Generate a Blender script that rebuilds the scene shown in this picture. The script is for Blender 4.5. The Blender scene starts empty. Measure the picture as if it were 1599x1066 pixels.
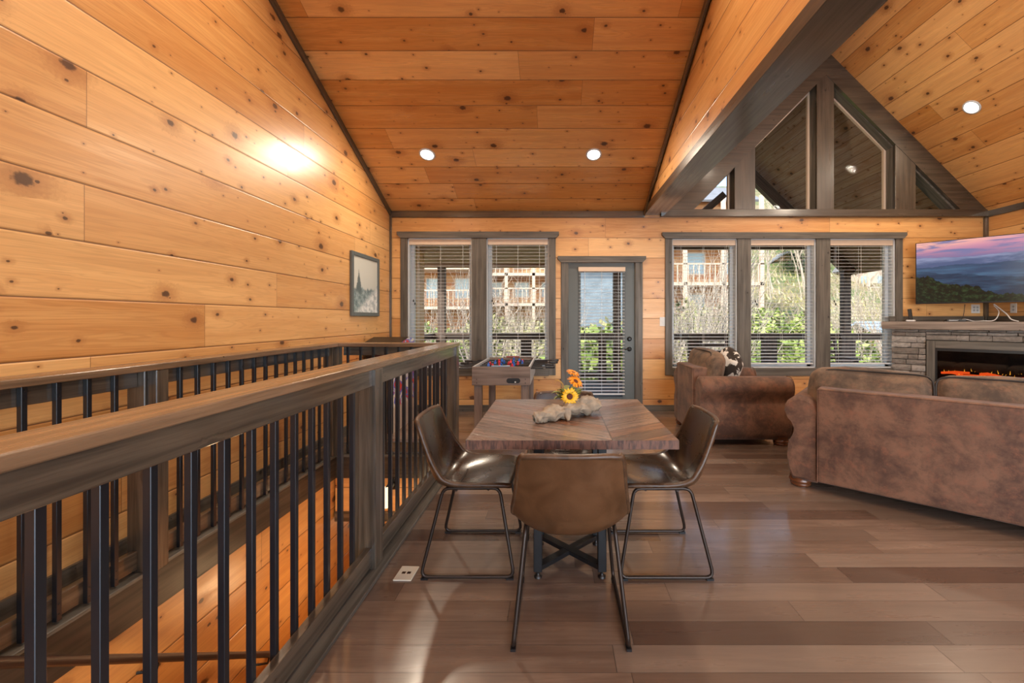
import bpy, math, random
from mathutils import Vector, Matrix, noise
S = bpy.context.scene
COL = S.collection
R = random.Random(7)
PI = math.pi

# ---------------------------------------------------------------- camera, light, exposure
F_PX, VPX, VPY = 650.0, 868.0, 498.0
cam_d = bpy.data.cameras.new('camera')
cam_d.sensor_width = 36
cam_d.lens = F_PX / 1599 * 36
cam_d.shift_x = -(VPX - 799.5) / 1599
cam_d.shift_y = -(533 - VPY) / 1599
cam_d.clip_start = 0.02
cam_d.clip_end = 400
cam = bpy.data.objects.new('camera', cam_d)
cam.location = (0, 0, 1.27)
cam.rotation_euler = (PI / 2, 0, 0)
COL.objects.link(cam)
S.camera = cam

world = bpy.data.worlds.new('sky')
S.world = world
world.use_nodes = True
wn = world.node_tree
wn.nodes.clear()
wo = wn.nodes.new('ShaderNodeOutputWorld')
wb = wn.nodes.new('ShaderNodeBackground')
wsky = wn.nodes.new('ShaderNodeTexSky')
wsky.sky_type = 'NISHITA'
wsky.sun_disc = False
wsky.sun_elevation = math.radians(42)
wsky.sun_rotation = math.radians(200)
wsky.air_density = 1.0
wsky.dust_density = 2.0
wb.inputs['Strength'].default_value = 0.40
wn.links.new(wsky.outputs[0], wb.inputs[0])
wn.links.new(wb.outputs[0], wo.inputs[0])

def lamp(name, kind, loc, energy, color, rot=(0, 0, 0), **kw):
    d = bpy.data.lights.new(name, kind)
    d.energy = energy
    d.color = color
    for k, v in kw.items():
        setattr(d, k, v)
    o = bpy.data.objects.new(name, d)
    o.location = loc
    o.rotation_euler = rot
    COL.objects.link(o)
    return o

sun = lamp('sun', 'SUN', (0, 0, 20), 5.6, (1.0, 0.93, 0.82), angle=math.radians(0.8))
sun.rotation_euler = Vector((0.62, 0.45, -0.72)).to_track_quat('-Z', 'Y').to_euler()
# added fill lamp: daylight from unseen windows of the kitchen side, behind the viewer
lamp('rear_daylight_fill', 'AREA', (3.0, -2.97, 1.40), 200, (0.74, 0.87, 1.0), rot=(PI / 2, 0, 0), shape='RECTANGLE', size=4.8, size_y=2.3, specular_factor=0.12)

S.view_settings.view_transform = 'Standard'
S.view_settings.look = 'None'
S.view_settings.gamma = 1
S.view_settings.exposure = 0.38
S.view_settings.use_curve_mapping = False
S.cycles.use_denoising = True
S.cycles.max_bounces = 8
S.cycles.diffuse_bounces = 4
S.cycles.glossy_bounces = 3
S.cycles.transmission_bounces = 6
S.cycles.transparent_max_bounces = 12
S.cycles.sample_clamp_indirect = 4
S.cycles.caustics_reflective = False
S.cycles.caustics_refractive = False

# ---------------------------------------------------------------- node helpers
class N:
    def __init__(s, name):
        s.m = bpy.data.materials.new(name)
        s.m.use_nodes = True
        s.t = s.m.node_tree
        s.t.nodes.clear()
        s.out = s.t.nodes.new('ShaderNodeOutputMaterial')
    def n(s, kind, **kw):
        x = s.t.nodes.new(kind)
        for k, v in kw.items():
            setattr(x, k, v)
        return x
    def put(s, sock, v):
        if v is None:
            return
        if hasattr(v, 'is_linked') or isinstance(v, bpy.types.NodeSocket):
            s.t.links.new(v, sock)
        else:
            try:
                sock.default_value = v
            except Exception:
                sock.default_value = (*v, 1.0)
    def math(s, op, a, b=None, c=None, clamp=False):
        x = s.n('ShaderNodeMath', operation=op, use_clamp=clamp)
        s.put(x.inputs[0], a); s.put(x.inputs[1], b); s.put(x.inputs[2], c)
        return x.outputs[0]
    def mix(s, f, a, b, blend='MIX'):
        x = s.n('ShaderNodeMix', data_type='RGBA', blend_type=blend)
        s.put(x.inputs[0], f)
        for i, v in ((6, a), (7, b)):
            if isinstance(v, tuple) and len(v) == 3:
                v = (*v, 1.0)
            s.put(x.inputs[i], v)
        return x.outputs[2]
    def sep(s, v):
        x = s.n('ShaderNodeSeparateXYZ'); s.put(x.inputs[0], v)
        return x.outputs
    def comb(s, a, b, c=0.0):
        x = s.n('ShaderNodeCombineXYZ')
        s.put(x.inputs[0], a); s.put(x.inputs[1], b); s.put(x.inputs[2], c)
        return x.outputs[0]
    def noise(s, vec, scale=1.0, detail=3.0, rough=0.5, dist=0.0, dim='3D'):
        x = s.n('ShaderNodeTexNoise', noise_dimensions=dim)
        s.put(x.inputs['Vector'], vec)
        s.put(x.inputs['Scale'], scale); s.put(x.inputs['Detail'], detail)
        s.put(x.inputs['Roughness'], rough); s.put(x.inputs['Distortion'], dist)
        return x.outputs[0]
    def white(s, vec):
        x = s.n('ShaderNodeTexWhiteNoise', noise_dimensions='3D'); s.put(x.inputs[0], vec)
        return x.outputs
    def ramp(s, f, lo, hi, a=0.0, b=1.0, smooth=True):
        x = s.n('ShaderNodeMapRange', interpolation_type='SMOOTHSTEP' if smooth else 'LINEAR')
        s.put(x.inputs[0], f); s.put(x.inputs[1], lo); s.put(x.inputs[2], hi)
        s.put(x.inputs[3], a); s.put(x.inputs[4], b)
        return x.outputs[0]
    def uv(s):
        x = s.n('ShaderNodeUVMap')
        return s.sep(x.outputs[0])
    def obj(s):
        return s.n('ShaderNodeTexCoord').outputs['Object']
    def bump(s, h, strength=0.3, dist=0.01):
        x = s.n('ShaderNodeBump')
        s.put(x.inputs['Strength'], strength); s.put(x.inputs['Distance'], dist); s.put(x.inputs['Height'], h)
        return x.outputs[0]
    def bsdf(s, col, rough=0.5, metal=0.0, normal=None, **kw):
        x = s.n('ShaderNodeBsdfPrincipled')
        if isinstance(col, tuple) and len(col) == 3:
            col = (*col, 1.0)
        s.put(x.inputs['Base Color'], col); s.put(x.inputs['Roughness'], rough); s.put(x.inputs['Metallic'], metal)
        if normal is not None:
            s.put(x.inputs['Normal'], normal)
        for k, v in kw.items():
            s.put(x.inputs[k], v)
        s.t.links.new(x.outputs[0], s.out.inputs[0])
        return x

def flat(name, col, rough=0.5, metal=0.0, vary=0.12, scale=20.0, bump=0.0, **kw):
    n = N(name)
    v = n.noise(n.obj(), scale, 3)
    c = n.mix(v, tuple(x * (1 - vary) for x in col), tuple(min(1, x * (1 + vary)) for x in col))
    nm = n.bump(v, bump, 0.004) if bump else None
    n.bsdf(c, rough, metal, nm, **kw)
    return n.m

def knots(n, u, v, cw, ch, seed, r0, r1, keep):
    """round knots: returns (mask, halo, dy) in metres; cells cw x ch"""
    vec = n.comb(n.math('ADD', n.math('DIVIDE', u, cw), seed), n.math('DIVIDE', v, ch), 0.0)
    x = n.n('ShaderNodeTexVoronoi', voronoi_dimensions='2D', feature='F1')
    n.put(x.inputs['Vector'], vec)
    n.put(x.inputs['Scale'], 1.0)
    p = n.sep(x.outputs['Position']); q = n.sep(vec)
    dx = n.math('MULTIPLY', n.math('SUBTRACT', q[0], p[0]), cw)
    dy = n.math('MULTIPLY', n.math('SUBTRACT', q[1], p[1]), ch)
    rc = n.sep(x.outputs['Color'])
    wob = n.noise(n.comb(n.math('MULTIPLY', u, 60), n.math('MULTIPLY', v, 60)), 1.0, 2)
    d = n.math('SQRT', n.math('ADD', n.math('MULTIPLY', dx, n.math('MULTIPLY', dx, 0.55)), n.math('MULTIPLY', dy, dy)))
    d = n.math('MULTIPLY', d, n.math('ADD', 0.55, wob))
    rad = n.math('ADD', r0, n.math('MULTIPLY', r1 - r0, n.math('POWER', rc[0], 2.2)))
    on = n.math('LESS_THAN', rc[1], keep)
    mask = n.math('MULTIPLY', n.ramp(n.math('DIVIDE', d, rad), 1.15, 0.6), on)
    halo = n.math('MULTIPLY', n.ramp(n.math('DIVIDE', d, rad), 4.5, 0.6), on)
    return mask, halo, dy

def pine(name, H=0.279, v0=0.0, cols=((0.62, 0.30, 0.09), (0.78, 0.45, 0.17)), L=3.1, rough=0.34, groove=1.0, tone=0.36, coat=0.0):
    n = N(name)
    u0, vv, _ = n.uv()
    v = n.math('SUBTRACT', vv, v0)
    q = n.math('DIVIDE', v, H)
    row = n.math('FLOOR', q); fv = n.math('FRACT', q)
    r = n.white(n.comb(row, 3.7, 1.1))[0]
    uo = n.math('DIVIDE', n.math('ADD', u0, n.math('MULTIPLY', r, 9.0)), L)
    seg = n.math('FLOOR', uo); fu = n.math('FRACT', uo)
    idv = n.white(n.comb(row, seg, 5.0))
    ids = n.sep(idv[1])
    k1, h1, dy1 = knots(n, u0, v, 0.62, 0.23, n.math('MULTIPLY', row, 3.31), 0.008, 0.034, 0.72)
    k2, h2, dy2 = knots(n, u0, v, 0.26, 0.12, n.math('MULTIPLY', row, 7.77), 0.003, 0.012, 0.55)
    vd = n.math('SUBTRACT', v, n.math('MULTIPLY', n.math('MULTIPLY', dy1, h1), 0.75))
    g1 = n.noise(n.comb(n.math('MULTIPLY', u0, 0.9), n.math('MULTIPLY', vd, 15), n.math('MULTIPLY', ids[0], 40)), 1.0, 3, 0.55, 0.5)
    rings = n.math('SINE', n.math('MULTIPLY', g1, 60))
    g2 = n.noise(n.comb(n.math('MULTIPLY', u0, 4), n.math('MULTIPLY', vd, 170), n.math('MULTIPLY', ids[1], 40)), 1.0, 2)
    blot = n.noise(n.comb(n.math('MULTIPLY', u0, 1.3), n.math('MULTIPLY', v, 3.2), ids[2]), 1.0, 3)
    c = n.mix(n.ramp(g1, 0.3, 0.7), cols[1], cols[0])
    c = n.mix(n.math('MULTIPLY', n.ramp(rings, 0.0, 1.0), 0.30), c, (0.34, 0.13, 0.03))
    c = n.mix(n.math('MULTIPLY', n.ramp(g2, 0.45, 0.75), 0.34), c, (0.36, 0.15, 0.04))
    g3 = n.noise(n.comb(n.math('MULTIPLY', u0, 0.45), n.math('MULTIPLY', vd, 34), n.math('MULTIPLY', ids[2], 60)), 1.0, 4, 0.6, 0.3)
    c = n.mix(n.math('MULTIPLY', n.ramp(g3, 0.50, 0.70), 0.30), c, (0.40, 0.16, 0.04))
    c = n.mix(n.math('MULTIPLY', n.ramp(blot, 0.35, 0.75), 0.75 * tone), c, (0.55, 0.23, 0.055))
    c = n.mix(tone, c, n.mix(ids[0], (0.44, 0.155, 0.03), (0.98, 0.64, 0.30)), 'MIX')
    c = n.mix(n.math('MULTIPLY', n.math('MAXIMUM', h1, n.math('MULTIPLY', h2, 0.8)), 0.52), c, (0.33, 0.11, 0.025))
    c = n.mix(n.math('MULTIPLY', n.math('MAXIMUM', k1, k2), 0.86), c, (0.045, 0.014, 0.006))
    dv = n.math('MULTIPLY', n.math('MINIMUM', fv, n.math('SUBTRACT', 1.0, fv)), H)
    du = n.math('MULTIPLY', n.math('MINIMUM', fu, n.math('SUBTRACT', 1.0, fu)), L)
    gv = n.ramp(dv, 0.0045, 0.0015); gu = n.ramp(du, 0.002, 0.0008)
    gm = n.math('MAXIMUM', gv, gu)
    c = n.mix(n.math('MULTIPLY', gm, 0.80 * groove), c, (0.10, 0.03, 0.008))
    hgt = n.math('SUBTRACT', n.math('MULTIPLY', g1, 0.05), n.ramp(dv, 0.010, 0.0, 0.0, 1.0))
    nm = n.bump(hgt, 0.5, 0.006)
    n.bsdf(c, n.ramp(g1, 0.2, 0.8, rough - 0.05, rough + 0.12), 0, nm, **({'Coat Weight': coat, 'Coat Roughness': 0.36, 'Coat IOR': 1.6} if coat else {}))
    return n.m

def stained(name, dark=(0.030, 0.022, 0.016), light=(0.105, 0.082, 0.062), rough=0.42, coat=0.0):
    n = N(name)
    u, v, _ = n.uv()
    k, h, dy = knots(n, u, v, 0.45, 0.09, 0.3, 0.003, 0.014, 0.45)
    vd = n.math('SUBTRACT', v, n.math('MULTIPLY', n.math('MULTIPLY', dy, h), 0.7))
    g1 = n.noise(n.comb(n.math('MULTIPLY', u, 1.2), n.math('MULTIPLY', vd, 26)), 1.0, 4, 0.6, 0.4)
    g2 = n.noise(n.comb(n.math('MULTIPLY', u, 7), n.math('MULTIPLY', vd, 260)), 1.0, 2)
    b = n.noise(n.comb(n.math('MULTIPLY', u, 2.0), n.math('MULTIPLY', v, 5)), 1.0, 2)
    c = n.mix(n.ramp(g1, 0.32, 0.68), light, dark)
    c = n.mix(n.math('MULTIPLY', n.ramp(g2, 0.45, 0.75), 0.35), c, dark)
    c = n.mix(n.math('MULTIPLY', n.ramp(b, 0.4, 0.8), 0.35), c, tuple(x * 1.5 for x in light))
    c = n.mix(n.math('MULTIPLY', k, 0.8), c, (0.010, 0.007, 0.005))
    nm = n.bump(n.math('ADD', n.math('MULTIPLY', g1, 0.6), n.math('MULTIPLY', g2, 0.4)), 0.35, 0.003)
    kw = {'Coat Weight': coat, 'Coat Roughness': 0.16, 'Coat IOR': 1.75} if coat else {}
    n.bsdf(c, n.ramp(g1, 0.2, 0.8, rough - 0.06, rough + 0.14), 0, nm, **kw)
    return n.m

def plank_floor(name, H=0.127, L=1.25):
    n = N(name)
    u, v, _ = n.uv()
    q = n.math('DIVIDE', v, H)
    row = n.math('FLOOR', q); fv = n.math('FRACT', q)
    r = n.white(n.comb(row, 1.7, 9.1))[0]
    uo = n.math('DIVIDE', n.math('ADD', u, n.math('MULTIPLY', r, 11.0)), L)
    seg = n.math('FLOOR', uo); fu = n.math('FRACT', uo)
    ids = n.sep(n.white(n.comb(row, seg, 2.0))[1])
    g1 = n.noise(n.comb(n.math('MULTIPLY', u, 1.6), n.math('MULTIPLY', v, 22), n.math('MULTIPLY', ids[0], 50)), 1.0, 4, 0.6, 0.7)
    g2 = n.noise(n.comb(n.math('MULTIPLY', u, 9), n.math('MULTIPLY', v, 240), n.math('MULTIPLY', ids[1], 50)), 1.0, 2)
    c = n.mix(ids[0], (0.085, 0.050, 0.036), (0.245, 0.170, 0.128))
    c = n.mix(n.math('MULTIPLY', n.ramp(g1, 0.35, 0.72), 0.55), c, (0.085, 0.047, 0.030))
    c = n.mix(n.math('MULTIPLY', n.ramp(g2, 0.5, 0.8), 0.30), c, (0.06, 0.035, 0.022))
    c = n.mix(n.math('MULTIPLY', n.ramp(ids[2], 0.5, 1.0), 0.35), c, (0.26, 0.20, 0.16))
    dv = n.math('MULTIPLY', n.math('MINIMUM', fv, n.math('SUBTRACT', 1.0, fv)), H)
    du = n.math('MULTIPLY', n.math('MINIMUM', fu, n.math('SUBTRACT', 1.0, fu)), L)
    gm = n.math('MAXIMUM', n.ramp(dv, 0.0018, 0.0004), n.ramp(du, 0.0022, 0.0006))
    c = n.mix(n.math('MULTIPLY', gm, 0.75), c, (0.02, 0.012, 0.008))
    hg = n.math('SUBTRACT', n.math('ADD', n.math('MULTIPLY', g1, 0.35), n.math('MULTIPLY', ids[1], 0.1)), gm)
    nm = n.bump(hg, 0.22, 0.003)
    n.bsdf(c, n.ramp(g1, 0.2, 0.8, 0.24, 0.40), 0, nm, **{'Coat Weight': 0.85, 'Coat Roughness': 0.13, 'Coat IOR': 1.65})
    return n.m

def table_wood(name):
    n = N(name)
    u, v, _ = n.uv()                       # metres from the table centre
    x = n.math('SUBTRACT', u, 0.17)
    a = n.math('ABSOLUTE', x)
    vv = n.math('MULTIPLY', n.math('SUBTRACT', n.math('MULTIPLY', v, 1.0), n.math('MULTIPLY', a, 0.62)), 0.85)
    uu = n.math('ADD', a, n.math('MULTIPLY', v, 0.62))
    sgn = n.math('SIGN', x)
    q = n.math('DIVIDE', vv, 0.088)
    row = n.math('FLOOR', q); fv = n.math('FRACT', q)
    ids = n.sep(n.white(n.comb(row, sgn, 4.0))[1])
    g1 = n.noise(n.comb(n.math('MULTIPLY', uu, 3), n.math('MULTIPLY', vv, 45), n.math('MULTIPLY', ids[0], 30)), 1.0, 4, 0.65, 0.8)
    g2 = n.noise(n.comb(n.math('MULTIPLY', uu, 14), n.math('MULTIPLY', vv, 60), ids[1]), 1.0, 3, 0.6, 1.5)
    c = n.mix(ids[0], (0.055, 0.024, 0.015), (0.30, 0.195, 0.145))
    c = n.mix(n.math('MULTIPLY', n.ramp(ids[2], 0.55, 1.0), 0.6), c, (0.34, 0.13, 0.05))
    c = n.mix(n.math('MULTIPLY', n.ramp(g1, 0.42, 0.72), 0.8), c, (0.05, 0.026, 0.018))
    c = n.mix(n.math('MULTIPLY', n.ramp(g2, 0.54, 0.68), 0.75), c, (0.018, 0.010, 0.008))
    dv = n.math('MULTIPLY', n.math('MINIMUM', fv, n.math('SUBTRACT', 1.0, fv)), 0.088)
    gm = n.math('MAXIMUM', n.ramp(dv, 0.0045, 0.0015), n.ramp(a, 0.004, 0.0015))
    c = n.mix(n.math('MULTIPLY', gm, 0.8), c, (0.015, 0.009, 0.006))
    nm = n.bump(n.math('SUBTRACT', n.math('MULTIPLY', g1, 0.5), gm), 0.25, 0.003)
    n.bsdf(c, n.ramp(g1, 0.2, 0.8, 0.24, 0.40), 0, nm, **{'Coat Weight': 0.5, 'Coat Roughness': 0.22, 'Coat IOR': 1.6})
    return n.m

def leather(name, a, b, rough, sc=9.0, bump=0.2, coat=0.0):
    n = N(name)
    o = n.obj()
    n1 = n.noise(o, sc, 4, 0.6, 0.6)
    n2 = n.noise(o, sc * 14, 3, 0.6)
    n3 = n.noise(o, sc * 0.35, 2)
    c = n.mix(n.ramp(n1, 0.32, 0.68), a, b)
    c = n.mix(n.math('MULTIPLY', n.ramp(n3, 0.45, 0.7), 0.35), c, tuple(x * 1.5 for x in b))
    c = n.mix(n.math('MULTIPLY', n.ramp(n2, 0.58, 0.8), 0.25), c, tuple(min(1, x * 1.9) for x in b))
    nm = n.bump(n.math('ADD', n.math('MULTIPLY', n1, 0.6), n.math('MULTIPLY', n2, 0.25)), bump, 0.006)
    n.bsdf(c, n.ramp(n1, 0.2, 0.8, rough - 0.07, rough + 0.1), 0, nm, **({'Coat Weight': coat, 'Coat Roughness': 0.22, 'Coat IOR': 1.7} if coat else {}))
    return n.m

def suede(name, a, b, rough, sc=4.5, bump=0.25):
    n = N(name)
    o = n.obj()
    n1 = n.noise(o, sc, 5, 0.68, 0.3)
    n2 = n.noise(o, sc * 3.1, 5, 0.7)
    n3 = n.noise(o, 160, 2)
    c = n.mix(n.ramp(n1, 0.34, 0.66), tuple(x * 0.72 for x in a), tuple(x * 1.12 for x in b))
    c = n.mix(n.math('MULTIPLY', n.ramp(n2, 0.50, 0.68), 0.55), c, (b[0] * 1.35, b[1] * 1.05, b[2] * 0.95))
    c = n.mix(n.math('MULTIPLY', n.ramp(n2, 0.48, 0.34), 0.45), c, tuple(x * 0.6 for x in a))
    nm = n.bump(n.math('ADD', n.math('MULTIPLY', n2, 0.6), n.math('MULTIPLY', n3, 0.15)), bump, 0.008)
    n.bsdf(c, rough, 0, nm, **{'Sheen Weight': 0.12, 'Sheen Roughness': 0.5})
    return n.m

def island(name, cols, rough=0.85, bump=0.6, sc=18.0):
    n = N(name)
    g = n.n('ShaderNodeNewGeometry').outputs['Random Per Island']
    cr = n.n('ShaderNodeValToRGB')
    cr.color_ramp.interpolation = 'LINEAR'
    el = cr.color_ramp.elements
    el[0].position = 0; el[0].color = (*cols[0], 1)
    el[1].position = 1; el[1].color = (*cols[-1], 1)
    for i, cc in enumerate(cols[1:-1]):
        e = el.new((i + 1) / (len(cols) - 1)); e.color = (*cc, 1)
    n.put(cr.inputs[0], g)
    nz = n.noise(n.obj(), sc, 5, 0.65)
    c = n.mix(n.ramp(nz, 0.3, 0.75, 0, 0.55), cr.outputs[0], tuple(x * 0.35 for x in cols[0]))
    n.bsdf(c, rough, 0, n.bump(nz, bump, 0.02))
    return n.m

def emit(name, col, strength):
    n = N(name)
    e = n.n('ShaderNodeEmission')
    e.inputs[0].default_value = (*col, 1); e.inputs[1].default_value = strength
    n.t.links.new(e.outputs[0], n.out.inputs[0])
    return n.m

def glass(name, tint=(0.96, 0.98, 0.97), refl=0.05):
    n = N(name)
    tr = n.n('ShaderNodeBsdfTransparent'); tr.inputs[0].default_value = (*tint, 1)
    gl = n.n('ShaderNodeBsdfGlossy'); gl.inputs['Roughness'].default_value = 0.02
    fr = n.n('ShaderNodeFresnel'); fr.inputs[0].default_value = 1.45
    mx = n.n('ShaderNodeMixShader')
    f = n.math('MULTIPLY', fr.outputs[0], refl / 0.04)
    n.put(mx.inputs[0], n.math('MINIMUM', f, 1.0))
    n.t.links.new(tr.outputs[0], mx.inputs[1]); n.t.links.new(gl.outputs[0], mx.inputs[2])
    n.t.links.new(mx.outputs[0], n.out.inputs[0])
    return n.m

def screen_mat(name):
    """misty mountain ridges under a pink sunset; UV 0..1"""
    n = N(name)
    u, v, _ = n.uv()
    cloud = n.noise(n.comb(n.math('MULTIPLY', u, 3.0), n.math('MULTIPLY', v, 14), 0.0), 1.0, 5, 0.6, 0.6)
    sky = n.mix(n.ramp(v, 0.62, 1.0), (0.10, 0.12, 0.26), (0.62, 0.26, 0.36))
    sky = n.mix(n.ramp(n.math('ADD', v, n.math('MULTIPLY', u, -0.15)), 0.80, 0.97), sky, (0.85, 0.42, 0.34))
    c = n.mix(n.ramp(cloud, 0.42, 0.66), sky, (0.16, 0.17, 0.33))
    mist = n.noise(n.comb(n.math('MULTIPLY', u, 2.4), n.math('MULTIPLY', v, 9), 4.0), 1.0, 4, 0.6, 0.3)
    def ridge(c, base, amp, fr, seed, a, b, slope=0.0):
        h = n.noise(n.comb(n.math('MULTIPLY', u, fr), seed, 0.0), 1.0, 5, 0.55)
        h = n.math('ADD', n.math('ADD', base, n.math('MULTIPLY', u, slope)), n.math('MULTIPLY', n.math('SUBTRACT', h, 0.5), amp))
        f = n.ramp(n.math('SUBTRACT', h, v), -0.004, 0.008)
        cc = n.mix(n.ramp(mist, 0.4, 0.7), a, b)
        return n.mix(f, c, cc)
    c = ridge(c, 0.74, 0.16, 3.0, 1.3, (0.07, 0.10, 0.20), (0.24, 0.27, 0.42))
    c = ridge(c, 0.60, 0.18, 3.2, 5.3, (0.030, 0.060, 0.12), (0.06, 0.13, 0.22))
    c = ridge(c, 0.52, 0.16, 4.2, 9.1, (0.012, 0.028, 0.060), (0.035, 0.085, 0.15), -0.25)
    tree = n.noise(n.comb(n.math('MULTIPLY', u, 26), n.math('MULTIPLY', v, 18), 0.0), 1.0, 4, 0.7)
    h = n.noise(n.comb(n.math('MULTIPLY', u, 7), 20.0, 0.0), 1.0, 5, 0.6)
    h = n.math('ADD', n.math('SUBTRACT', 0.44, n.math('MULTIPLY', u, 0.55)), n.math('MULTIPLY', n.math('SUBTRACT', h, 0.5), 0.42))
    h = n.math('MAXIMUM', h, n.math('ADD', 0.09, n.math('MULTIPLY', n.math('SUBTRACT', tree, 0.5), 0.14)))
    f = n.ramp(n.math('SUBTRACT', h, v), -0.003, 0.012)
    c = n.mix(f, c, n.mix(n.ramp(tree, 0.45, 0.72), (0.003, 0.008, 0.006), (0.025, 0.055, 0.020)))
    e = n.n('ShaderNodeEmission'); n.put(e.inputs[0], c); e.inputs[1].default_value = 0.9
    g = n.n('ShaderNodeBsdfGlossy'); g.inputs['Color'].default_value = (0.04, 0.04, 0.04, 1); g.inputs['Roughness'].default_value = 0.15
    a = n.n('ShaderNodeAddShader')
    n.t.links.new(e.outputs[0], a.inputs[0]); n.t.links.new(g.outputs[0], a.inputs[1])
    n.t.links.new(a.outputs[0], n.out.inputs[0])
    return n.m

def print_mat(name):
    """pale misty creek print: grey sky, dark spruce, white rocks; UV 0..1"""
    n = N(name)
    u, v, _ = n.uv()
    nz = n.noise(n.comb(n.math('MULTIPLY', u, 9), n.math('MULTIPLY', v, 9)), 1.0, 5, 0.65)
    c = n.mix(v, (0.55, 0.60, 0.58), (0.62, 0.63, 0.58))
    h = n.math('ADD', 0.44, n.math('MULTIPLY', n.math('SUBTRACT', n.noise(n.comb(n.math('MULTIPLY', u, 5), 0.0), 1.0, 5, 0.7), 0.5), 0.34))
    c = n.mix(n.ramp(n.math('SUBTRACT', h, v), -0.02, 0.03), c, n.mix(n.ramp(nz, 0.35, 0.65), (0.10, 0.16, 0.18), (0.33, 0.42, 0.44)))
    cone = n.math('SUBTRACT', n.math('MULTIPLY', n.math('SUBTRACT', 0.80, v), 0.30), n.math('ABSOLUTE', n.math('SUBTRACT', u, 0.22)))
    cone = n.math('ADD', cone, n.math('MULTIPLY', n.math('SUBTRACT', nz, 0.5), 0.12))
    c = n.mix(n.math('MULTIPLY', n.ramp(cone, 0.0, 0.03), n.ramp(v, 0.30, 0.42)), c, (0.09, 0.13, 0.14))
    d = n.math('ADD', n.math('MULTIPLY', n.math('SUBTRACT', 1.0, u), 0.55), n.math('MULTIPLY', n.math('SUBTRACT', nz, 0.5), 0.5))
    c = n.mix(n.ramp(n.math('SUBTRACT', n.math('SUBTRACT', 0.48, d), v), -0.06, 0.02), c, n.mix(n.ramp(nz, 0.4, 0.6), (0.40, 0.46, 0.50), (0.80, 0.82, 0.82)))
    n.bsdf(c, 0.18)
    return n.m

def art_mat(name):
    n = N(name)
    u, v, _ = n.uv()
    w = n.noise(n.comb(n.math('MULTIPLY', u, 6), n.math('MULTIPLY', v, 6)), 1.0, 3, 0.6, 1.0)
    c = n.mix(n.ramp(w, 0.47, 0.50), (0.75, 0.72, 0.70), (0.10, 0.14, 0.60))
    c = n.mix(n.ramp(w, 0.56, 0.58), c, (0.65, 0.05, 0.04))
    c = n.mix(n.ramp(v, 0.30, 0.26), c, (0.60, 0.52, 0.47))
    n.bsdf(c, 0.35)
    return n.m

def hide_mat(name):
    n = N(name)
    w = n.noise(n.obj(), 9, 3, 0.5, 0.6)
    c = n.mix(n.ramp(w, 0.49, 0.53), (0.70, 0.66, 0.62), (0.035, 0.025, 0.02))
    n.bsdf(c, 0.9, 0, n.bump(n.noise(n.obj(), 120, 2), 0.4, 0.004))
    return n.m

M = {}
M['pine_wall'] = pine('pine_wall', v0=2.203 - 0.279 * 12, coat=0.35)
M['pine_ceiling'] = pine('pine_ceiling', cols=((0.62, 0.25, 0.055), (0.80, 0.40, 0.12)), rough=0.28)
M['pine_stair'] = pine('pine_stair', v0=-0.2, cols=((0.55, 0.22, 0.05), (0.70, 0.33, 0.09)))
M['floor'] = plank_floor('floor_planks')
M['beam'] = stained('stained_beam', (0.026, 0.020, 0.014), (0.072, 0.056, 0.041), 0.30, 0.8)
M['trim'] = stained('stained_trim', (0.058, 0.050, 0.040), (0.135, 0.118, 0.098), 0.45)
M['rail'] = stained('stained_rail', (0.022, 0.016, 0.012), (0.112, 0.086, 0.062), 0.34, 0.8)
M['fascia'] = stained('stained_fascia', (0.022, 0.014, 0.010), (0.060, 0.040, 0.028), 0.4)
M['cap'] = stained('stained_cap', (0.085, 0.050, 0.028), (0.23, 0.145, 0.086), 0.26, 0.5)
M['porch'] = stained('porch_timber', (0.045, 0.028, 0.020), (0.125, 0.080, 0.058), 0.6)
M['porch_ceiling'] = pine('porch_ceiling', H=0.14, cols=((0.42, 0.29, 0.24), (0.56, 0.42, 0.36)), rough=0.6, tone=0.08)
M['table'] = table_wood('table_wood')
def sawn_edge(name):
    n = N(name)
    x, y, z = n.sep(n.obj())
    g = n.noise(n.comb(n.math('MULTIPLY', x, 75), n.math('MULTIPLY', y, 75), n.math('MULTIPLY', z, 14)), 1.0, 4, 0.7)
    b = n.noise(n.obj(), 6, 2)
    c = n.mix(n.ramp(g, 0.38, 0.62), (0.15, 0.065, 0.040), (0.028, 0.012, 0.009))
    c = n.mix(n.math('MULTIPLY', b, 0.4), c, (0.17, 0.075, 0.05))
    n.bsdf(c, 0.5, 0, n.bump(g, 0.5, 0.004))
    return n.m
M['table_edge'] = sawn_edge('table_edge')
M['foos'] = stained('weathered_laminate', (0.11, 0.075, 0.058), (0.25, 0.185, 0.15), 0.5)
M['iron'] = flat('black_iron', (0.014, 0.017, 0.024), 0.28, 0.3, **{'Coat Weight': 0.7, 'Coat Roughness': 0.2})  # black iron, with the blue of reflected daylight put into its colour
M['black'] = flat('black_paint', (0.010, 0.010, 0.011), 0.35)
M['steel'] = flat('black_powder_steel', (0.010, 0.011, 0.013), 0.45, 0.2)
M['chrome'] = flat('chrome', (0.75, 0.75, 0.76), 0.15, 1.0, 0.03)
M['bronze'] = flat('bronze_pipe', (0.075, 0.040, 0.030), 0.35, 0.4)
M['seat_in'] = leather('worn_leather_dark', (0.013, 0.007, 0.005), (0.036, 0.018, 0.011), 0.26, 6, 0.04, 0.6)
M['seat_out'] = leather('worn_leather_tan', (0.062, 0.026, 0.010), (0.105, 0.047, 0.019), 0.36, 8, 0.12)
M['stitch'] = leather('leather_welt', (0.040, 0.019, 0.010), (0.09, 0.045, 0.022), 0.35, 20)
M['chairleg'] = flat('dark_bronze_tube', (0.035, 0.024, 0.019), 0.38, 0.55)
M['sofa'] = suede('suede_brown', (0.086, 0.035, 0.019), (0.158, 0.075, 0.042), 0.72, 4.5, 0.25)
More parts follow.
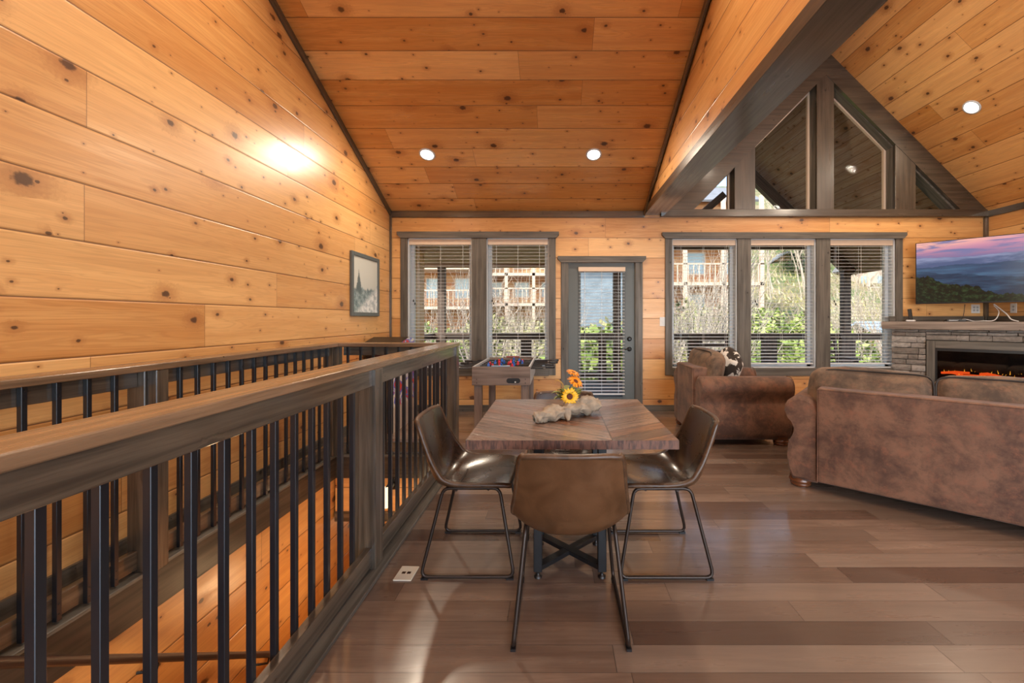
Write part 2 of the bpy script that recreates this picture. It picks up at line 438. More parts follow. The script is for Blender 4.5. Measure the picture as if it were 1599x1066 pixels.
M['sofa_cush'] = suede('suede_cushion', (0.080, 0.046, 0.027), (0.150, 0.090, 0.052), 0.75, 5, 0.3)
M['welt'] = flat('dark_welt', (0.018, 0.012, 0.009), 0.6)
M['bun'] = flat('turned_mahogany', (0.12, 0.040, 0.015), 0.22)
M['white'] = flat('white_vinyl', (0.62, 0.66, 0.70), 0.4, 0, 0.03)
M['slat'] = flat('white_blind_slat', (0.72, 0.73, 0.74), 0.45, 0, 0.03)
M['valance'] = flat('cream_valance', (0.66, 0.52, 0.40), 0.5, 0, 0.05)
M['door'] = flat('grey_door_paint', (0.095, 0.105, 0.100), 0.42, 0, 0.05)
M['plate'] = flat('ivory_plate', (0.70, 0.66, 0.55), 0.4, 0, 0.03)
M['brass'] = flat('pale_brass', (0.62, 0.50, 0.32), 0.35, 0.6, 0.05)
M['glass'] = glass('window_glass', refl=0.003)
M['fireglass'] = glass('smoked_glass', (0.55, 0.55, 0.55), 0.10)
M['lampglow'] = emit('lamp_glow', (1.0, 0.93, 0.82), 7)
M['ember'] = emit('ember_glow', (1.0, 0.10, 0.015), 2.2)
M['flame'] = emit('flame_glow', (1.0, 0.42, 0.04), 3.0)
M['screen'] = screen_mat('screen_picture')
M['print'] = print_mat('print_picture')
M['art'] = art_mat('cabinet_art')
M['hide'] = hide_mat('hide_print')
M['frame'] = flat('grey_frame', (0.10, 0.12, 0.125), 0.35)
M['stone'] = island('stacked_stone', ((0.20, 0.17, 0.145), (0.30, 0.265, 0.235), (0.42, 0.39, 0.36), (0.25, 0.20, 0.165)))
M['mortar'] = flat('mortar', (0.04, 0.035, 0.03), 0.9)
M['mantel'] = stained('mantel_wood', (0.14, 0.105, 0.085), (0.29, 0.235, 0.195), 0.45)
M['petal'] = flat('sunflower_petal', (0.90, 0.46, 0.015), 0.5, 0, 0.25, 60)
M['disc'] = flat('sunflower_disc', (0.10, 0.025, 0.008), 0.8, 0, 0.5, 250, 0.5)
M['orange_petal'] = flat('orange_petal', (0.80, 0.27, 0.01), 0.5, 0, 0.25, 60)
M['leaf'] = flat('silk_leaf', (0.24, 0.27, 0.07), 0.55, 0, 0.5, 40)
M['drift'] = flat('driftwood_grey', (0.29, 0.235, 0.175), 0.9, 0, 0.65, 26, 0.9)
M['pitch'] = flat('dark_playfield', (0.012, 0.020, 0.018), 0.3)
M['red'] = flat('red_plastic', (0.70, 0.03, 0.04), 0.35)
M['blue'] = flat('blue_plastic', (0.02, 0.13, 0.55), 0.35)
M['grey_plastic'] = flat('grey_plastic', (0.40, 0.42, 0.45), 0.4)
# outdoors
M['log'] = pine('log_siding', H=0.22, cols=((0.22, 0.10, 0.068), (0.32, 0.165, 0.115)), rough=0.7)
M['log_tan'] = pine('tan_siding', H=0.22, cols=((0.36, 0.22, 0.13), (0.46, 0.31, 0.20)), rough=0.7)
M['roofing'] = flat('grey_shingle', (0.17, 0.18, 0.20), 0.9, 0, 0.4, 3)
M['slate'] = flat('blue_grey_shingle', (0.16, 0.20, 0.24), 0.9, 0, 0.5, 2.5)
M['tin'] = flat('blue_tin', (0.28, 0.42, 0.60), 0.4)
M['deckwood'] = flat('pale_deck_wood', (0.55, 0.42, 0.33), 0.8, 0, 0.2)
M['pane'] = flat('far_window_pane', (0.30, 0.42, 0.50), 0.1)
M['bark'] = flat('pale_bark', (0.50, 0.42, 0.34), 0.9, 0, 0.3, 3)
M['darkbark'] = flat('brown_bark', (0.16, 0.12, 0.09), 0.9, 0, 0.3, 3)

def ground_mat():
    n = N('hillside')
    o = n.obj()
    a = n.noise(o, 0.22, 5, 0.65); b = n.noise(o, 3.0, 4, 0.7)
    c = n.mix(n.ramp(a, 0.40, 0.60), (0.10, 0.14, 0.04), (0.27, 0.215, 0.12))
    c = n.mix(n.math('MULTIPLY', n.ramp(b, 0.45, 0.7), 0.6), c, (0.10, 0.085, 0.05))
    n.bsdf(c, 0.95, 0, n.bump(b, 0.8, 0.3))
    return n.m
M['ground'] = ground_mat()
M['leafy'] = island('bright_foliage', ((0.20, 0.30, 0.05), (0.42, 0.52, 0.12), (0.13, 0.20, 0.04), (0.50, 0.55, 0.16)), 0.6, 0.0, 3)
M['olive'] = island('olive_foliage', ((0.22, 0.22, 0.08), (0.36, 0.34, 0.15), (0.14, 0.16, 0.05)), 0.7, 0.0, 3)
M['needle'] = island('dark_needles', ((0.035, 0.07, 0.03), (0.08, 0.13, 0.05), (0.05, 0.09, 0.05)), 0.7, 0.0, 3)

# ---------------------------------------------------------------- mesh builder
class MB:
    def __init__(s):
        s.v = []; s.f = []; s.uv = []; s.sm = []
    def face(s, pts, uvs, smooth=False):
        b = len(s.v)
        s.v += [tuple(p) for p in pts]
        s.f.append(tuple(range(b, b + len(pts)))); s.uv.append(list(uvs)); s.sm.append(smooth)
        return s
    def box(s, x0, y0, z0, x1, y1, z1, mat=None, long=None, uo=None):
        """axis box; UV in metres with u along the longest side"""
        lo = Vector((min(x0, x1), min(y0, y1), min(z0, z1))); hi = Vector((max(x0, x1), max(y0, y1), max(z0, z1)))
        d = hi - lo
        if long is None:
            long = max(range(3), key=lambda i: d[i])
        if uo is None:
            uo = (R.uniform(0, 40), R.uniform(0, 40))
        c = [Vector((hi[0] if i & 1 else lo[0], hi[1] if i & 2 else lo[1], hi[2] if i & 4 else lo[2])) for i in range(8)]
        b = len(s.v)
        s.v += [tuple(mat @ p) if mat else tuple(p) for p in c]
        for ax, idx in ((0, (0, 4, 6, 2)), (0, (1, 3, 7, 5)), (1, (0, 1, 5, 4)), (1, (2, 6, 7, 3)), (2, (0, 2, 3, 1)), (2, (4, 5, 7, 6))):
            oth = [i for i in range(3) if i != ax]
            ua = long if long in oth else oth[0]
            va = oth[0] if ua == oth[1] else oth[1]
            s.f.append(tuple(b + i for i in idx))
            s.uv.append([(c[i][ua] + uo[0], c[i][va] + uo[1] + ax * 0.37) for i in idx]); s.sm.append(False)
        return s
    def beam(s, a, b, w, h, up=(0, 0, 1), ext=0.0):
        """rectangular bar from a to b, w across, h along up"""
        a = Vector(a); b = Vector(b); d = (b - a).normalized()
        a = a - d * ext; b = b + d * ext
        u = Vector(up); u = (u - d * u.dot(d)).normalized(); r = d.cross(u)
        m = Matrix((d, r, u)).transposed().to_4x4(); m.translation = a
        s.box(0, -w / 2, -h / 2, (b - a).length, w / 2, h / 2, m, long=0)
        return s
    def prism(s, poly, axis, a, b, uo=None):
        """poly 2D in the two remaining axes (in xyz order), extruded a..b along axis; metre UVs"""
        oth = [i for i in range(3) if i != axis]
        def P(p, t):
            q = [0, 0, 0]; q[axis] = t; q[oth[0]] = p[0]; q[oth[1]] = p[1]
            return tuple(q)
        uo = uo or (0, 0)
        n = len(poly)
        s.face([P(p, a) for p in poly], [(p[0] + uo[0], p[1] + uo[1]) for p in poly])
        s.face([P(p, b) for p in reversed(poly)], [(p[0] + uo[0], p[1] + uo[1]) for p in reversed(poly)])
        for i in range(n):
            p, q = poly[i], poly[(i + 1) % n]
            L = math.dist(p, q)
            s.face([P(p, a), P(p, b), P(q, b), P(q, a)], [(0 + uo[0], a + uo[1]), (0 + uo[0], b + uo[1]), (L + uo[0], b + uo[1]), (L + uo[0], a + uo[1])])
        return s
    def grid(s, pts, uvs=None, closed_u=False, closed_v=False, smooth=True):
        """pts[i][j]"""
        b = len(s.v); n = len(pts); m = len(pts[0])
        for row in pts:
            s.v += [tuple(p) for p in row]
        for i in range(n if closed_u else n - 1):
            for j in range(m if closed_v else m - 1):
                i2 = (i + 1) % n; j2 = (j + 1) % m
                s.f.append((b + i * m + j, b + i2 * m + j, b + i2 * m + j2, b + i * m + j2))
                s.uv.append([(i * .02, j * .02), ((i + 1) * .02, j * .02), ((i + 1) * .02, (j + 1) * .02), (i * .02, (j + 1) * .02)] if uvs is None else [uvs[i][j], uvs[i2][j], uvs[i2][j2], uvs[i][j2]])
                s.sm.append(smooth)
        return s
    def tube(s, path, r, n=8, closed=False, caps=True, flat_=1.0):
        path = [Vector(p) for p in path]
        rs = r if isinstance(r, (list, tuple)) else [r] * len(path)
        rings = []; nrm = None
        for i, p in enumerate(path):
            if closed:
                t = (path[(i + 1) % len(path)] - path[i - 1]).normalized()
            else:
                t = (path[min(i + 1, len(path) - 1)] - path[max(i - 1, 0)]).normalized()
            if nrm is None:
                nrm = t.orthogonal().normalized()
            nrm = (nrm - t * nrm.dot(t)).normalized()
            bn = t.cross(nrm)
            rings.append([p + (nrm * math.cos(2 * PI * k / n) + bn * math.sin(2 * PI * k / n) * flat_) * rs[i] for k in range(n)])
        b = len(s.v)
        s.grid(rings, closed_u=closed, closed_v=True)
        if caps and not closed:
            s.f.append(tuple(b + k for k in reversed(range(n)))); s.uv.append([(0, 0)] * n); s.sm.append(False)
            e = b + (len(path) - 1) * n
            s.f.append(tuple(e + k for k in range(n))); s.uv.append([(0, 0)] * n); s.sm.append(False)
        return s
    def lathe(s, prof, n=20, c=(0, 0, 0), axis='Z'):
        rings = []
        for r, h in prof:
            row = []
            for k in range(n):
                a = 2 * PI * k / n
                p = (r * math.cos(a), r * math.sin(a), h)
                if axis == 'Y': p = (p[0], -p[2], p[1])
                if axis == 'X': p = (p[2], p[0], p[1])
                row.append((p[0] + c[0], p[1] + c[1], p[2] + c[2]))
            rings.append(row)
        b = len(s.v)
        s.grid(rings, closed_v=True)
        for base, rev in ((0, True), ((len(prof) - 1) * n, False)):
            idx = [b + base + k for k in range(n)]
            s.f.append(tuple(reversed(idx)) if rev else tuple(idx)); s.uv.append([(0, 0)] * n); s.sm.append(False)
        return s
    def xf(s, m):
        s.v = [tuple(m @ Vector(p)) for p in s.v]
        return s
    def build(s, name, mat, parent=None, bevel=0.0, sub=0, seg=1):
        me = bpy.data.meshes.new(name)
        me.from_pydata(s.v, [], s.f)
        uvl = me.uv_layers.new(name='UVMap')
        flatuv = [c for f in s.uv for p in f for c in p]
        uvl.data.foreach_set('uv', flatuv)
        me.polygons.foreach_set('use_smooth', s.sm)
        me.update()
        o = bpy.data.objects.new(name, me)
        o.data.materials.append(M[mat] if isinstance(mat, str) else mat)
        if parent is not None:
            o.parent = parent
        COL.objects.link(o)
        if bevel:
            b = o.modifiers.new('bevel', 'BEVEL'); b.width = bevel; b.segments = seg; b.limit_method = 'ANGLE'; b.angle_limit = 0.6
        if sub:
            b = o.modifiers.new('subdivision', 'SUBSURF'); b.levels = sub; b.render_levels = sub
        return o

def _split(mb, name, mat, parent=None, bevel=0.0):
    """each loose shape of the builder as a part of its own"""
    root = list(range(len(mb.v)))
    def find(a):
        while root[a] != a:
            root[a] = root[root[a]]; a = root[a]
        return a
    for f in mb.f:
        for i in f[1:]:
            a, b = find(f[0]), find(i)
            if a != b: root[b] = a
    groups = {}
    for k, f in enumerate(mb.f):
        groups.setdefault(find(f[0]), []).append(k)
    out = []
    for ks in groups.values():
        m = MB(); idx = {}
        for k in ks:
            for i in mb.f[k]:
                if i not in idx:
                    idx[i] = len(m.v); m.v.append(mb.v[i])
            m.f.append(tuple(idx[i] for i in mb.f[k])); m.uv.append(mb.uv[k]); m.sm.append(mb.sm[k])
        out.append(m.build(name, mat, parent, bevel))
    return out
MB.split = _split

def thing(name, label, cat, loc=(0, 0, 0), rz=0.0, group=None):
    o = bpy.data.objects.new(name, None)
    o.empty_display_size = 0.1
    o.location = loc; o.rotation_euler = (0, 0, rz)
    o['label'] = label; o['category'] = cat
    if group: o['group'] = group
    COL.objects.link(o)
    return o
def tag(o, label, cat, group=None, kind=None):
    o['label'] = label; o['category'] = cat
    if group: o['group'] = group
    if kind: o['kind'] = kind
    return o
def struct(name, mb, mat, bevel=0.0, label=None):
    o = mb.build(name, mat, None, bevel)
    o['kind'] = 'structure'
    if label: o['label'] = label
    return o
def copy_tree(o, parent=None):
    c = o.copy(); COL.objects.link(c)
    if parent is not None: c.parent = parent
    for ch in o.children: copy_tree(ch, c)
    return c
def dup(root, loc, rz, label, group=None):
    c = copy_tree(root)
    c.location = loc; c.rotation_euler = (0, 0, rz); c['label'] = label
    if group: c['group'] = group
    return c

# ---------------------------------------------------------------- room shell
D = 5.75                  # back wall
XL = -2.29                # left wall
XR = 5.94                 # right wall
YN = -3.0                 # open kitchen side behind the viewer
EZ = 2.76                 # dining ceiling at the back wall
SL = 0.46                 # dining ceiling slope
GX, GZ = 3.70, 4.96       # living room ridge
GE = 2.73
BX0, BX1, BZ = 1.22, 1.50, 2.705
K = D / F_PX
def wx(px, d=D): return (px - VPX) * d / F_PX
def wz(py, d=D): return 1.27 + (VPY - py) * d / F_PX
TB = D + 0.17             # outer face of the back wall

def wall_xz(holes, x0, x1, z0, z1, y0, y1):
    """wall slab with rectangular holes"""
    mb = MB()
    xs = sorted({x0, x1, *[h[0] for h in holes], *[h[1] for h in holes]})
    zs = sorted({z0, z1, *[h[2] for h in holes], *[h[3] for h in holes]})
    for i in range(len(xs) - 1):
        for j in range(len(zs) - 1):
            cx, cz = (xs[i] + xs[i + 1]) / 2, (zs[j] + zs[j + 1]) / 2
            if any(h[0] < cx < h[1] and h[2] < cz < h[3] for h in holes):
                continue
            mb.box(xs[i], y0, zs[j], xs[i + 1], y1, zs[j + 1], long=0, uo=(0, 0))
    return mb

# openings in the back wall (left, right, bottom, top)
W1 = (wx(637), wx(857), wz(574), wz(372))
W2 = (wx(1049), wx(1397), wz(574), wz(373))
DR = (wx(887), wx(992), 0.0, wz(410))
struct('wall_back', wall_xz([W1, W2, DR], XL - 0.15, XR + 0.15, -0.02, 2.70, D, TB), 'pine_wall')
# dining part above 2.70
mb = MB().box(XL - 0.15, D, 2.70, BX1, TB, 2.95, long=0, uo=(0, 0))
struct('wall_back_upper', mb, 'pine_wall')
# left wall, follows the ceiling
zt = lambda y: EZ + SL * (D - y)
mb = MB()
mb.prism([(YN, -2.9), (D + 1.5, -2.9), (D + 1.5, EZ), (D, EZ + 0.05), (YN, zt(YN) + 0.05)], 0, XL, XL - 0.15)
struct('wall_left', mb, 'pine_wall')
mb = MB()
mb.prism([(YN, -0.02), (D + 0.17, -0.02), (D + 0.17, GE + 0.1), (YN, GE + 0.1)], 0, XR, XR + 0.15)
struct('wall_right', mb, 'pine_wall')
# triangular wall between the dining ceiling and the beam
mb = MB()
mb.prism([(YN, BZ + 0.10), (D, BZ + 0.10), (D, EZ + 0.06), (YN, zt(YN) + 0.06)], 0, BX0 + 0.02, BX0 + 0.12, uo=(0, 0.07))
struct('wall_center', mb, 'pine_wall')
# rear wall of the kitchen side, with a wide window opening
mb = MB()
RH = [(-1.9, 0.1, 0.9, 2.5), (0.6, 5.4, 0.25, 2.55)]
rw = wall_xz(RH, XL - 0.15, XR + 0.15, -0.3, 2.8, YN - 0.15, YN)
struct('wall_rear', rw, 'pine_wall')
mb = MB().prism([(XL - .15, 2.8), (BX0 + .1, 2.8), (BX0 + .1, zt(YN) + .05), (XL - .15, zt(YN) + .05)], 1, YN - .15, YN)
mb.prism([(BX0 + .1, 2.8), (XR + .15, 2.8), (XR + .15, 2.85), (GX, GZ + 0.05), (BX0 + .1, 2.85)], 1, YN - .15, YN)
struct('wall_rear_gable', mb, 'pine_wall')

def slope(name, p0, p1, p2, p3, thick, mat, off=0.0, flip=False):
    """ceiling slab: p0->p1 runs along the boards, p0->p3 across; thickness away from the room (up)"""
    p = [Vector(q) for q in (p0, p1, p2, p3)]
    n = (p[1] - p[0]).cross(p[3] - p[0]).normalized()
    if n.z < 0: n = -n
    L = (p[1] - p[0]).length; W = (p[3] - p[0]).length
    mb = MB()
    uv = [(0, off), (L, off), (L, W + off), (0, W + off)]
    mb.face(p, uv)
    q = [a + n * thick for a in p]
    mb.face(list(reversed(q)), list(reversed(uv)))
    for i in range(4):
        j = (i + 1) % 4
        mb.face([p[i], q[i], q[j], p[j]], [(0, 0.1), (0, 0.12), (1, 0.12), (1, 0.1)])
    return struct(name, mb, mat)
slope('ceiling', (XL - 0.1, D + 0.02, EZ - SL * 0.02), (BX0 + 0.07, D + 0.02, EZ - SL * 0.02), (BX0 + 0.07, YN - 0.15, zt(YN - 0.15)), (XL - 0.1, YN - 0.15, zt(YN - 0.15)), 0.14, 'pine_ceiling', off=0.004)
def liv(x): return GZ - abs(x - GX) * (GZ - GE) / (XR - GX)
slope('ceiling_right', (GX, YN - 0.15, GZ), (GX, D + 0.16, GZ), (XR + 0.1, D + 0.16, liv(XR + 0.1)), (XR + 0.1, YN - 0.15, liv(XR + 0.1)), 0.14, 'pine_ceiling')
xl = BX1 - 0.06
slope('ceiling_center', (xl, YN - 0.15, liv(xl)), (xl, D + 0.16, liv(xl)), (GX, D + 0.16, GZ), (GX, YN - 0.15, GZ), 0.14, 'pine_ceiling')

# floor round the stairwell
HX0, HX1, HY0, HY1 = -2.045, -0.95, 0.35, 3.86
mb = MB()
for x0, y0, x1, y1 in ((HX1, YN, XR, D), (XL, YN, HX1, HY0), (XL, HY0, HX0, HY1), (XL, HY1, HX1, D)):
    mb.box(x0, y0, -0.18, x1, y1, 0, long=0, uo=(3, 0.05))
struct('floor', mb, 'floor')
# stairwell walls
mb = MB().box(HX0 - 0.02, HY0, -2.9, HX0 - 0.25, D + 1.5, -0.18, long=1, uo=(0, 0))
struct('wall_stair_left', mb, 'pine_stair')
mb = MB().box(HX1, HY0, -2.9, HX1 + 0.1, D + 1.5, -0.18, long=1, uo=(0, 0))
struct('wall_stair_right', mb, 'pine_stair')
mb = MB().box(HX0, HY1, -0.52, HX1, HY1 + 0.12, -0.18, long=0, uo=(0, 0))
struct('wall_stair_end', mb, 'pine_stair')
mb = MB().box(HX0, HY1 - 0.015, -0.60, HX1, HY1 + 0.14, -0.51)
struct('trim_stair_header', mb, 'rail')
mb = MB().box(HX0, D + 1.4, -2.9, HX1, D + 1.5, -0.18, long=0, uo=(0, 0))
struct('wall_stair_far', mb, 'pine_stair')
mb = MB().box(HX0 - 0.2, HY0, -2.95, HX1 + 0.1, D + 1.5, -2.9, long=0)
struct('floor_lower', mb, 'floor')
mb = MB()
for i in range(13):
    y = 0.40 + 0.25 * i; z = -0.2 * (i + 1)
    mb.box(HX0, y, z - 0.04, HX1, y + 0.28, z)
    mb.box(HX0, y + 0.25, z - 0.2, HX1, y + 0.27, z - 0.04)
st = struct('stair_flight', mb, 'cap')
# fascia and nosing round the opening
mb = MB()
mb.box(HX1 - 0.012, HY0, -0.20, HX1 + 0.0, HY1, 0.0)
mb.box(HX0 - 0.012 + 0.024, HY0, -0.20, HX0, HY1, 0.0)
mb.box(HX0, HY1 - 0.012, -0.20, HX1, HY1, 0.0)
struct('trim_1', mb, 'fascia')
mb = MB()
mb.box(HX1 - 0.03, HY0, 0.0, -0.866, HY1 + 0.10, 0.020)
mb.box(HX0 - 0.10, HY0, 0.0, HX0 + 0.022, HY1 + 0.10, 0.020)
mb.box(HX0 + 0.022, HY1 - 0.03, 0.0, HX1 - 0.03, HY1 + 0.10, 0.020)
struct('trim_2', mb, 'trim', 0.003)

# baseboards
mb = MB()
for a, b in ((XL, wx(876)), (wx(1003), 4.62)):
    mb.box(a, D - 0.018, 0, b, D, 0.085)
struct('baseboard_back', mb, 'trim')
struct('baseboard_left', MB().box(XL, YN, 0, XL + 0.018, D, 0.11), 'trim')
struct('baseboard_right', MB().box(XR - 0.018, YN, 0, XR, 4.4, 0.11), 'trim')

# ceiling and corner trims
def trimbeam(name, a, b, w, h, up=(0, 0, 1), mat='beam'):
    return struct(name, MB().beam(a, b, w, h, up), mat, 0.002)
nrm = Vector((0, SL, 1)).normalized()
trimbeam('trim_3', (XL + 0.012, D, EZ - 0.035), (XL + 0.012, YN, zt(YN) - 0.035), 0.022, 0.07, nrm)
trimbeam('trim_4', (BX0 - 0.004, D, EZ - 0.035), (BX0 - 0.004, YN, zt(YN) - 0.035), 0.022, 0.08, nrm)
trimbeam('trim_5', (XL, D - 0.012, EZ - 0.045), (BX0, D - 0.012, EZ - 0.045), 0.022, 0.085)
trimbeam('trim_6', (XL + 0.014, D - 0.014, 0), (XL + 0.014, D - 0.014, EZ - 0.08), 0.026, 0.026, (0, 1, 0))
trimbeam('trim_7', (XR - 0.02, D - 0.02, 0), (XR - 0.02, D - 0.02, GE - 0.06), 0.04, 0.04, (0, 1, 0))
trimbeam('trim_8', (XR - 0.012, D, GE - 0.02), (XR - 0.012, YN, GE - 0.02), 0.022, 0.085)
# beam between the two ceilings
mb = MB().box(BX0, YN, BZ, BX1, D, BZ + 0.10)
mb.box(BX0 + 0.12, YN, BZ + 0.10, BX1, D, BZ + 0.40)
tag(mb.build('ceiling_beam', 'beam', None, 0.004), 'long dark stained beam running overhead between the two ceilings', 'beam')['kind'] = 'structure'

# gable end: rake boards, sill, three posts, four panes
gm = MB()
yb = D + 0.15
y0g, y1g = D - 0.03, D + 0.01
EXL = GX - (XR - GX)      # left eave x
s45 = (GZ - GE) / (XR - GX)
W = 0.345                 # vertical width of a rake board
TOPY = GZ + 0.0
rb = MB()
def rakez(x): return liv(x)
rb.prism([(XR, GE - 0.03), (XR, rakez(XR) + 0.02), (GX, GZ + 0.02), (GX, GZ - W), (XR - W / s45 + 0.02, GE - 0.03)], 1, D - 0.05, D + 0.0)
struct('trim_9', rb, 'beam', 0.002, 'dark right rake board of the gable window')
rb = MB()
rb.prism([(GX, GZ - W), (GX, GZ + 0.02), (EXL - 0.02, rakez(EXL - 0.02) + 0.02), (EXL - 0.02, GE - 0.05), (EXL + W / s45 - 0.02, GE - 0.05)], 1, D - 0.05, D + 0.0)
struct('trim_10', rb, 'beam', 0.002, 'dark left rake board of the gable window')
struct('trim_11', MB().box(EXL - 0.02, D - 0.055, wz(339), XR, D, wz(328)), 'beam', 0.003, 'long dark sill board under the gable window')
# gable frame wall (solid where boards are, between panes)
posts = [(wx(1145), wx(1177)), (wx(1272.5), wx(1299)), (wx(1394), wx(1425.5))]
for i, (a, b) in enumerate(posts):
    zc = min(liv(a), liv(b)) + 0.16
    struct('trim_%d' % (12 + i), MB().box(a, D - 0.045, wz(328), b, D + 0.0, zc - 0.2), 'beam', 0.002, 'dark post between the gable window panes')
# jambs in the thickness of the gable wall
zs0 = wz(328)
inz = lambda x: liv(x) - W
panes = [(EXL + W / s45 + 0.0, posts[0][0]), (posts[0][1], posts[1][0]), (posts[1][1], posts[2][0]), (posts[2][1], XR - W / s45)]
jm = MB(); fm = MB()
for k, (a, b) in enumerate(panes):
    za, zb = max(inz(a), zs0), max(inz(b), zs0)
    poly = [(a, zs0), (b, zs0)]
    if zb > zs0 + 0.03: poly.append((b, zb))
    if za > zs0 + 0.03: poly.append((a, za))
    w = thing('window_%d' % (k + 1), 'gable window pane in a deep dark reveal', 'window')
    del w['label']; del w['category']
    w['kind'] = 'structure'
    cx = sum(p[0] for p in poly) / len(poly); cz = sum(p[1] for p in poly) / len(poly)
    def ins(t):
        # inset polygon by t along edges
        out = []
        n = len(poly)
        for i in range(n):
            p0, p1, p2 = Vector(poly[i - 1]), Vector(poly[i]), Vector(poly[(i + 1) % n])
            d1 = (p1 - p0).normalized(); d2 = (p2 - p1).normalized()
            n1 = Vector((-d1.y, d1.x)); n2 = Vector((-d2.y, d2.x))
            den = 1 + n1.dot(n2)
            out.append(p1 + (n1 + n2) / den * t)
        return out
    def ring(t0, t1, ya, yb2):
        mb = MB(); A = ins(t0); B = ins(t1); n = len(A)
        for i in range(n):
            j = (i + 1) % n
            v = [(A[i], ya), (A[j], ya), (B[j], ya), (B[i], ya), (A[i], yb2), (A[j], yb2), (B[j], yb2), (B[i], yb2)]
            P = [Vector((q[0][0], q[1], q[0][1])) for q in v]
            L = (A[j] - A[i]).length
            for idx in ((0, 1, 2, 3), (4, 7, 6, 5), (3, 2, 6, 7), (0, 4, 5, 1)):
                mb.face([P[m] for m in idx], [(0, 0), (L, 0), (L, .1), (0, .1)])
        return mb
    ring(-0.03, 0.0, D + 0.001, D + 0.17).build('window_reveal', 'trim', w)
    ring(0.0, 0.028, D + 0.12, D + 0.16).build('window_frame', 'valance', w)
    g = ins(0.02)
    MB().face([Vector((p[0], D + 0.14, p[1])) for p in g], [(0, 0)] * len(g)).build('window_glass', 'glass', w)
# solid infill of the gable wall behind the boards, outside face
mb = MB()
mb.prism([(XR + .1, GE - .05), (XR + .1, rakez(XR) + .02), (GX, GZ + 0.03), (GX, GZ - W + 0.0), (XR - W / s45, GE - .05)], 1, D + 0.001, D + 0.16)
mb.prism([(GX, GZ - W), (GX, GZ + 0.03), (EXL - 0.1, rakez(EXL - 0.1)), (EXL - 0.1, GE - .05), (EXL + W / s45, GE - .05)], 1, D + 0.001, D + 0.16)
for a, b in posts:
    mb.box(a + 0.03, D + 0.002, zs0, b - 0.03, D + 0.158, min(liv(a), liv(b)) - 0.2)
mb.box(EXL - 0.1, D + 0.001, 2.68, XR, D + 0.16, zs0 - 0.03)
struct('wall_gable', mb, 'trim')

# ---------------------------------------------------------------- back wall windows, blinds and door
wn_i = [4]
def window_unit(x0, x1, z0, z1, muls, labelpos):
    """outer casing opening x0..x1; muls = list of (a,b) mullions"""
    wn_i[0] += 1
    w = thing('window_%d' % wn_i[0], '', ''); del w['label']; del w['category']; w['kind'] = 'structure'
    c = MB()
    cw = 0.095
    c.box(x0 - cw, D - 0.025, z0 - 0.10, x0, D, z1); c.box(x1, D - 0.025, z0 - 0.10, x1 + cw, D, z1)
    c.box(x0, D - 0.025, z0 - 0.11, x1, D, z0)
    for a, b in muls:
        c.box(a, D - 0.025, z0, b, TB, z1)
    c.build('casing', 'trim', w, 0.002)
    h = MB().prism([(x0 - cw, z1), (x0 - cw - 0.045, z1 + 0.045), (x0 - cw - 0.045, z1 + 0.085), (x1 + cw + 0.045, z1 + 0.085), (x1 + cw + 0.045, z1 + 0.045), (x1 + cw, z1)], 1, D - 0.045, D, uo=(5, 7))
    h.build('head_casing', 'trim', w, 0.002)
    edges = [x0] + [e for m in muls for e in m] + [x1]
    bays = [(edges[i], edges[i + 1]) for i in range(0, len(edges), 2)]
    for a, b in bays:
        j = MB()
        t = 0.012
        j.box(a, D, z0, a + t, TB, z1); j.box(b - t, D, z0, b, TB, z1)
        j.box(a, D, z0, b, TB, z0 + t); j.box(a, D, z1 - t, b, TB, z1)
        f0, f1 = D + 0.10, D + 0.15
        fw = 0.045
        j.box(a + t, f0, z0 + t, a + t + fw, f1, z1 - t); j.box(b - t - fw, f0, z0 + t, b - t, f1, z1 - t)
        j.box(a + t, f0, z0 + t, b - t, f1, z0 + t + fw); j.box(a + t, f0, z1 - t - fw, b - t, f1, z1 - t)
        j.build('window_frame', 'white', w)
        MB().box(a + t + fw - .005, D + 0.122, z0 + t + fw - .005, b - t - fw + .005, D + 0.128, z1 - t - fw + .005).build('window_glass', 'glass', w)
    return bays
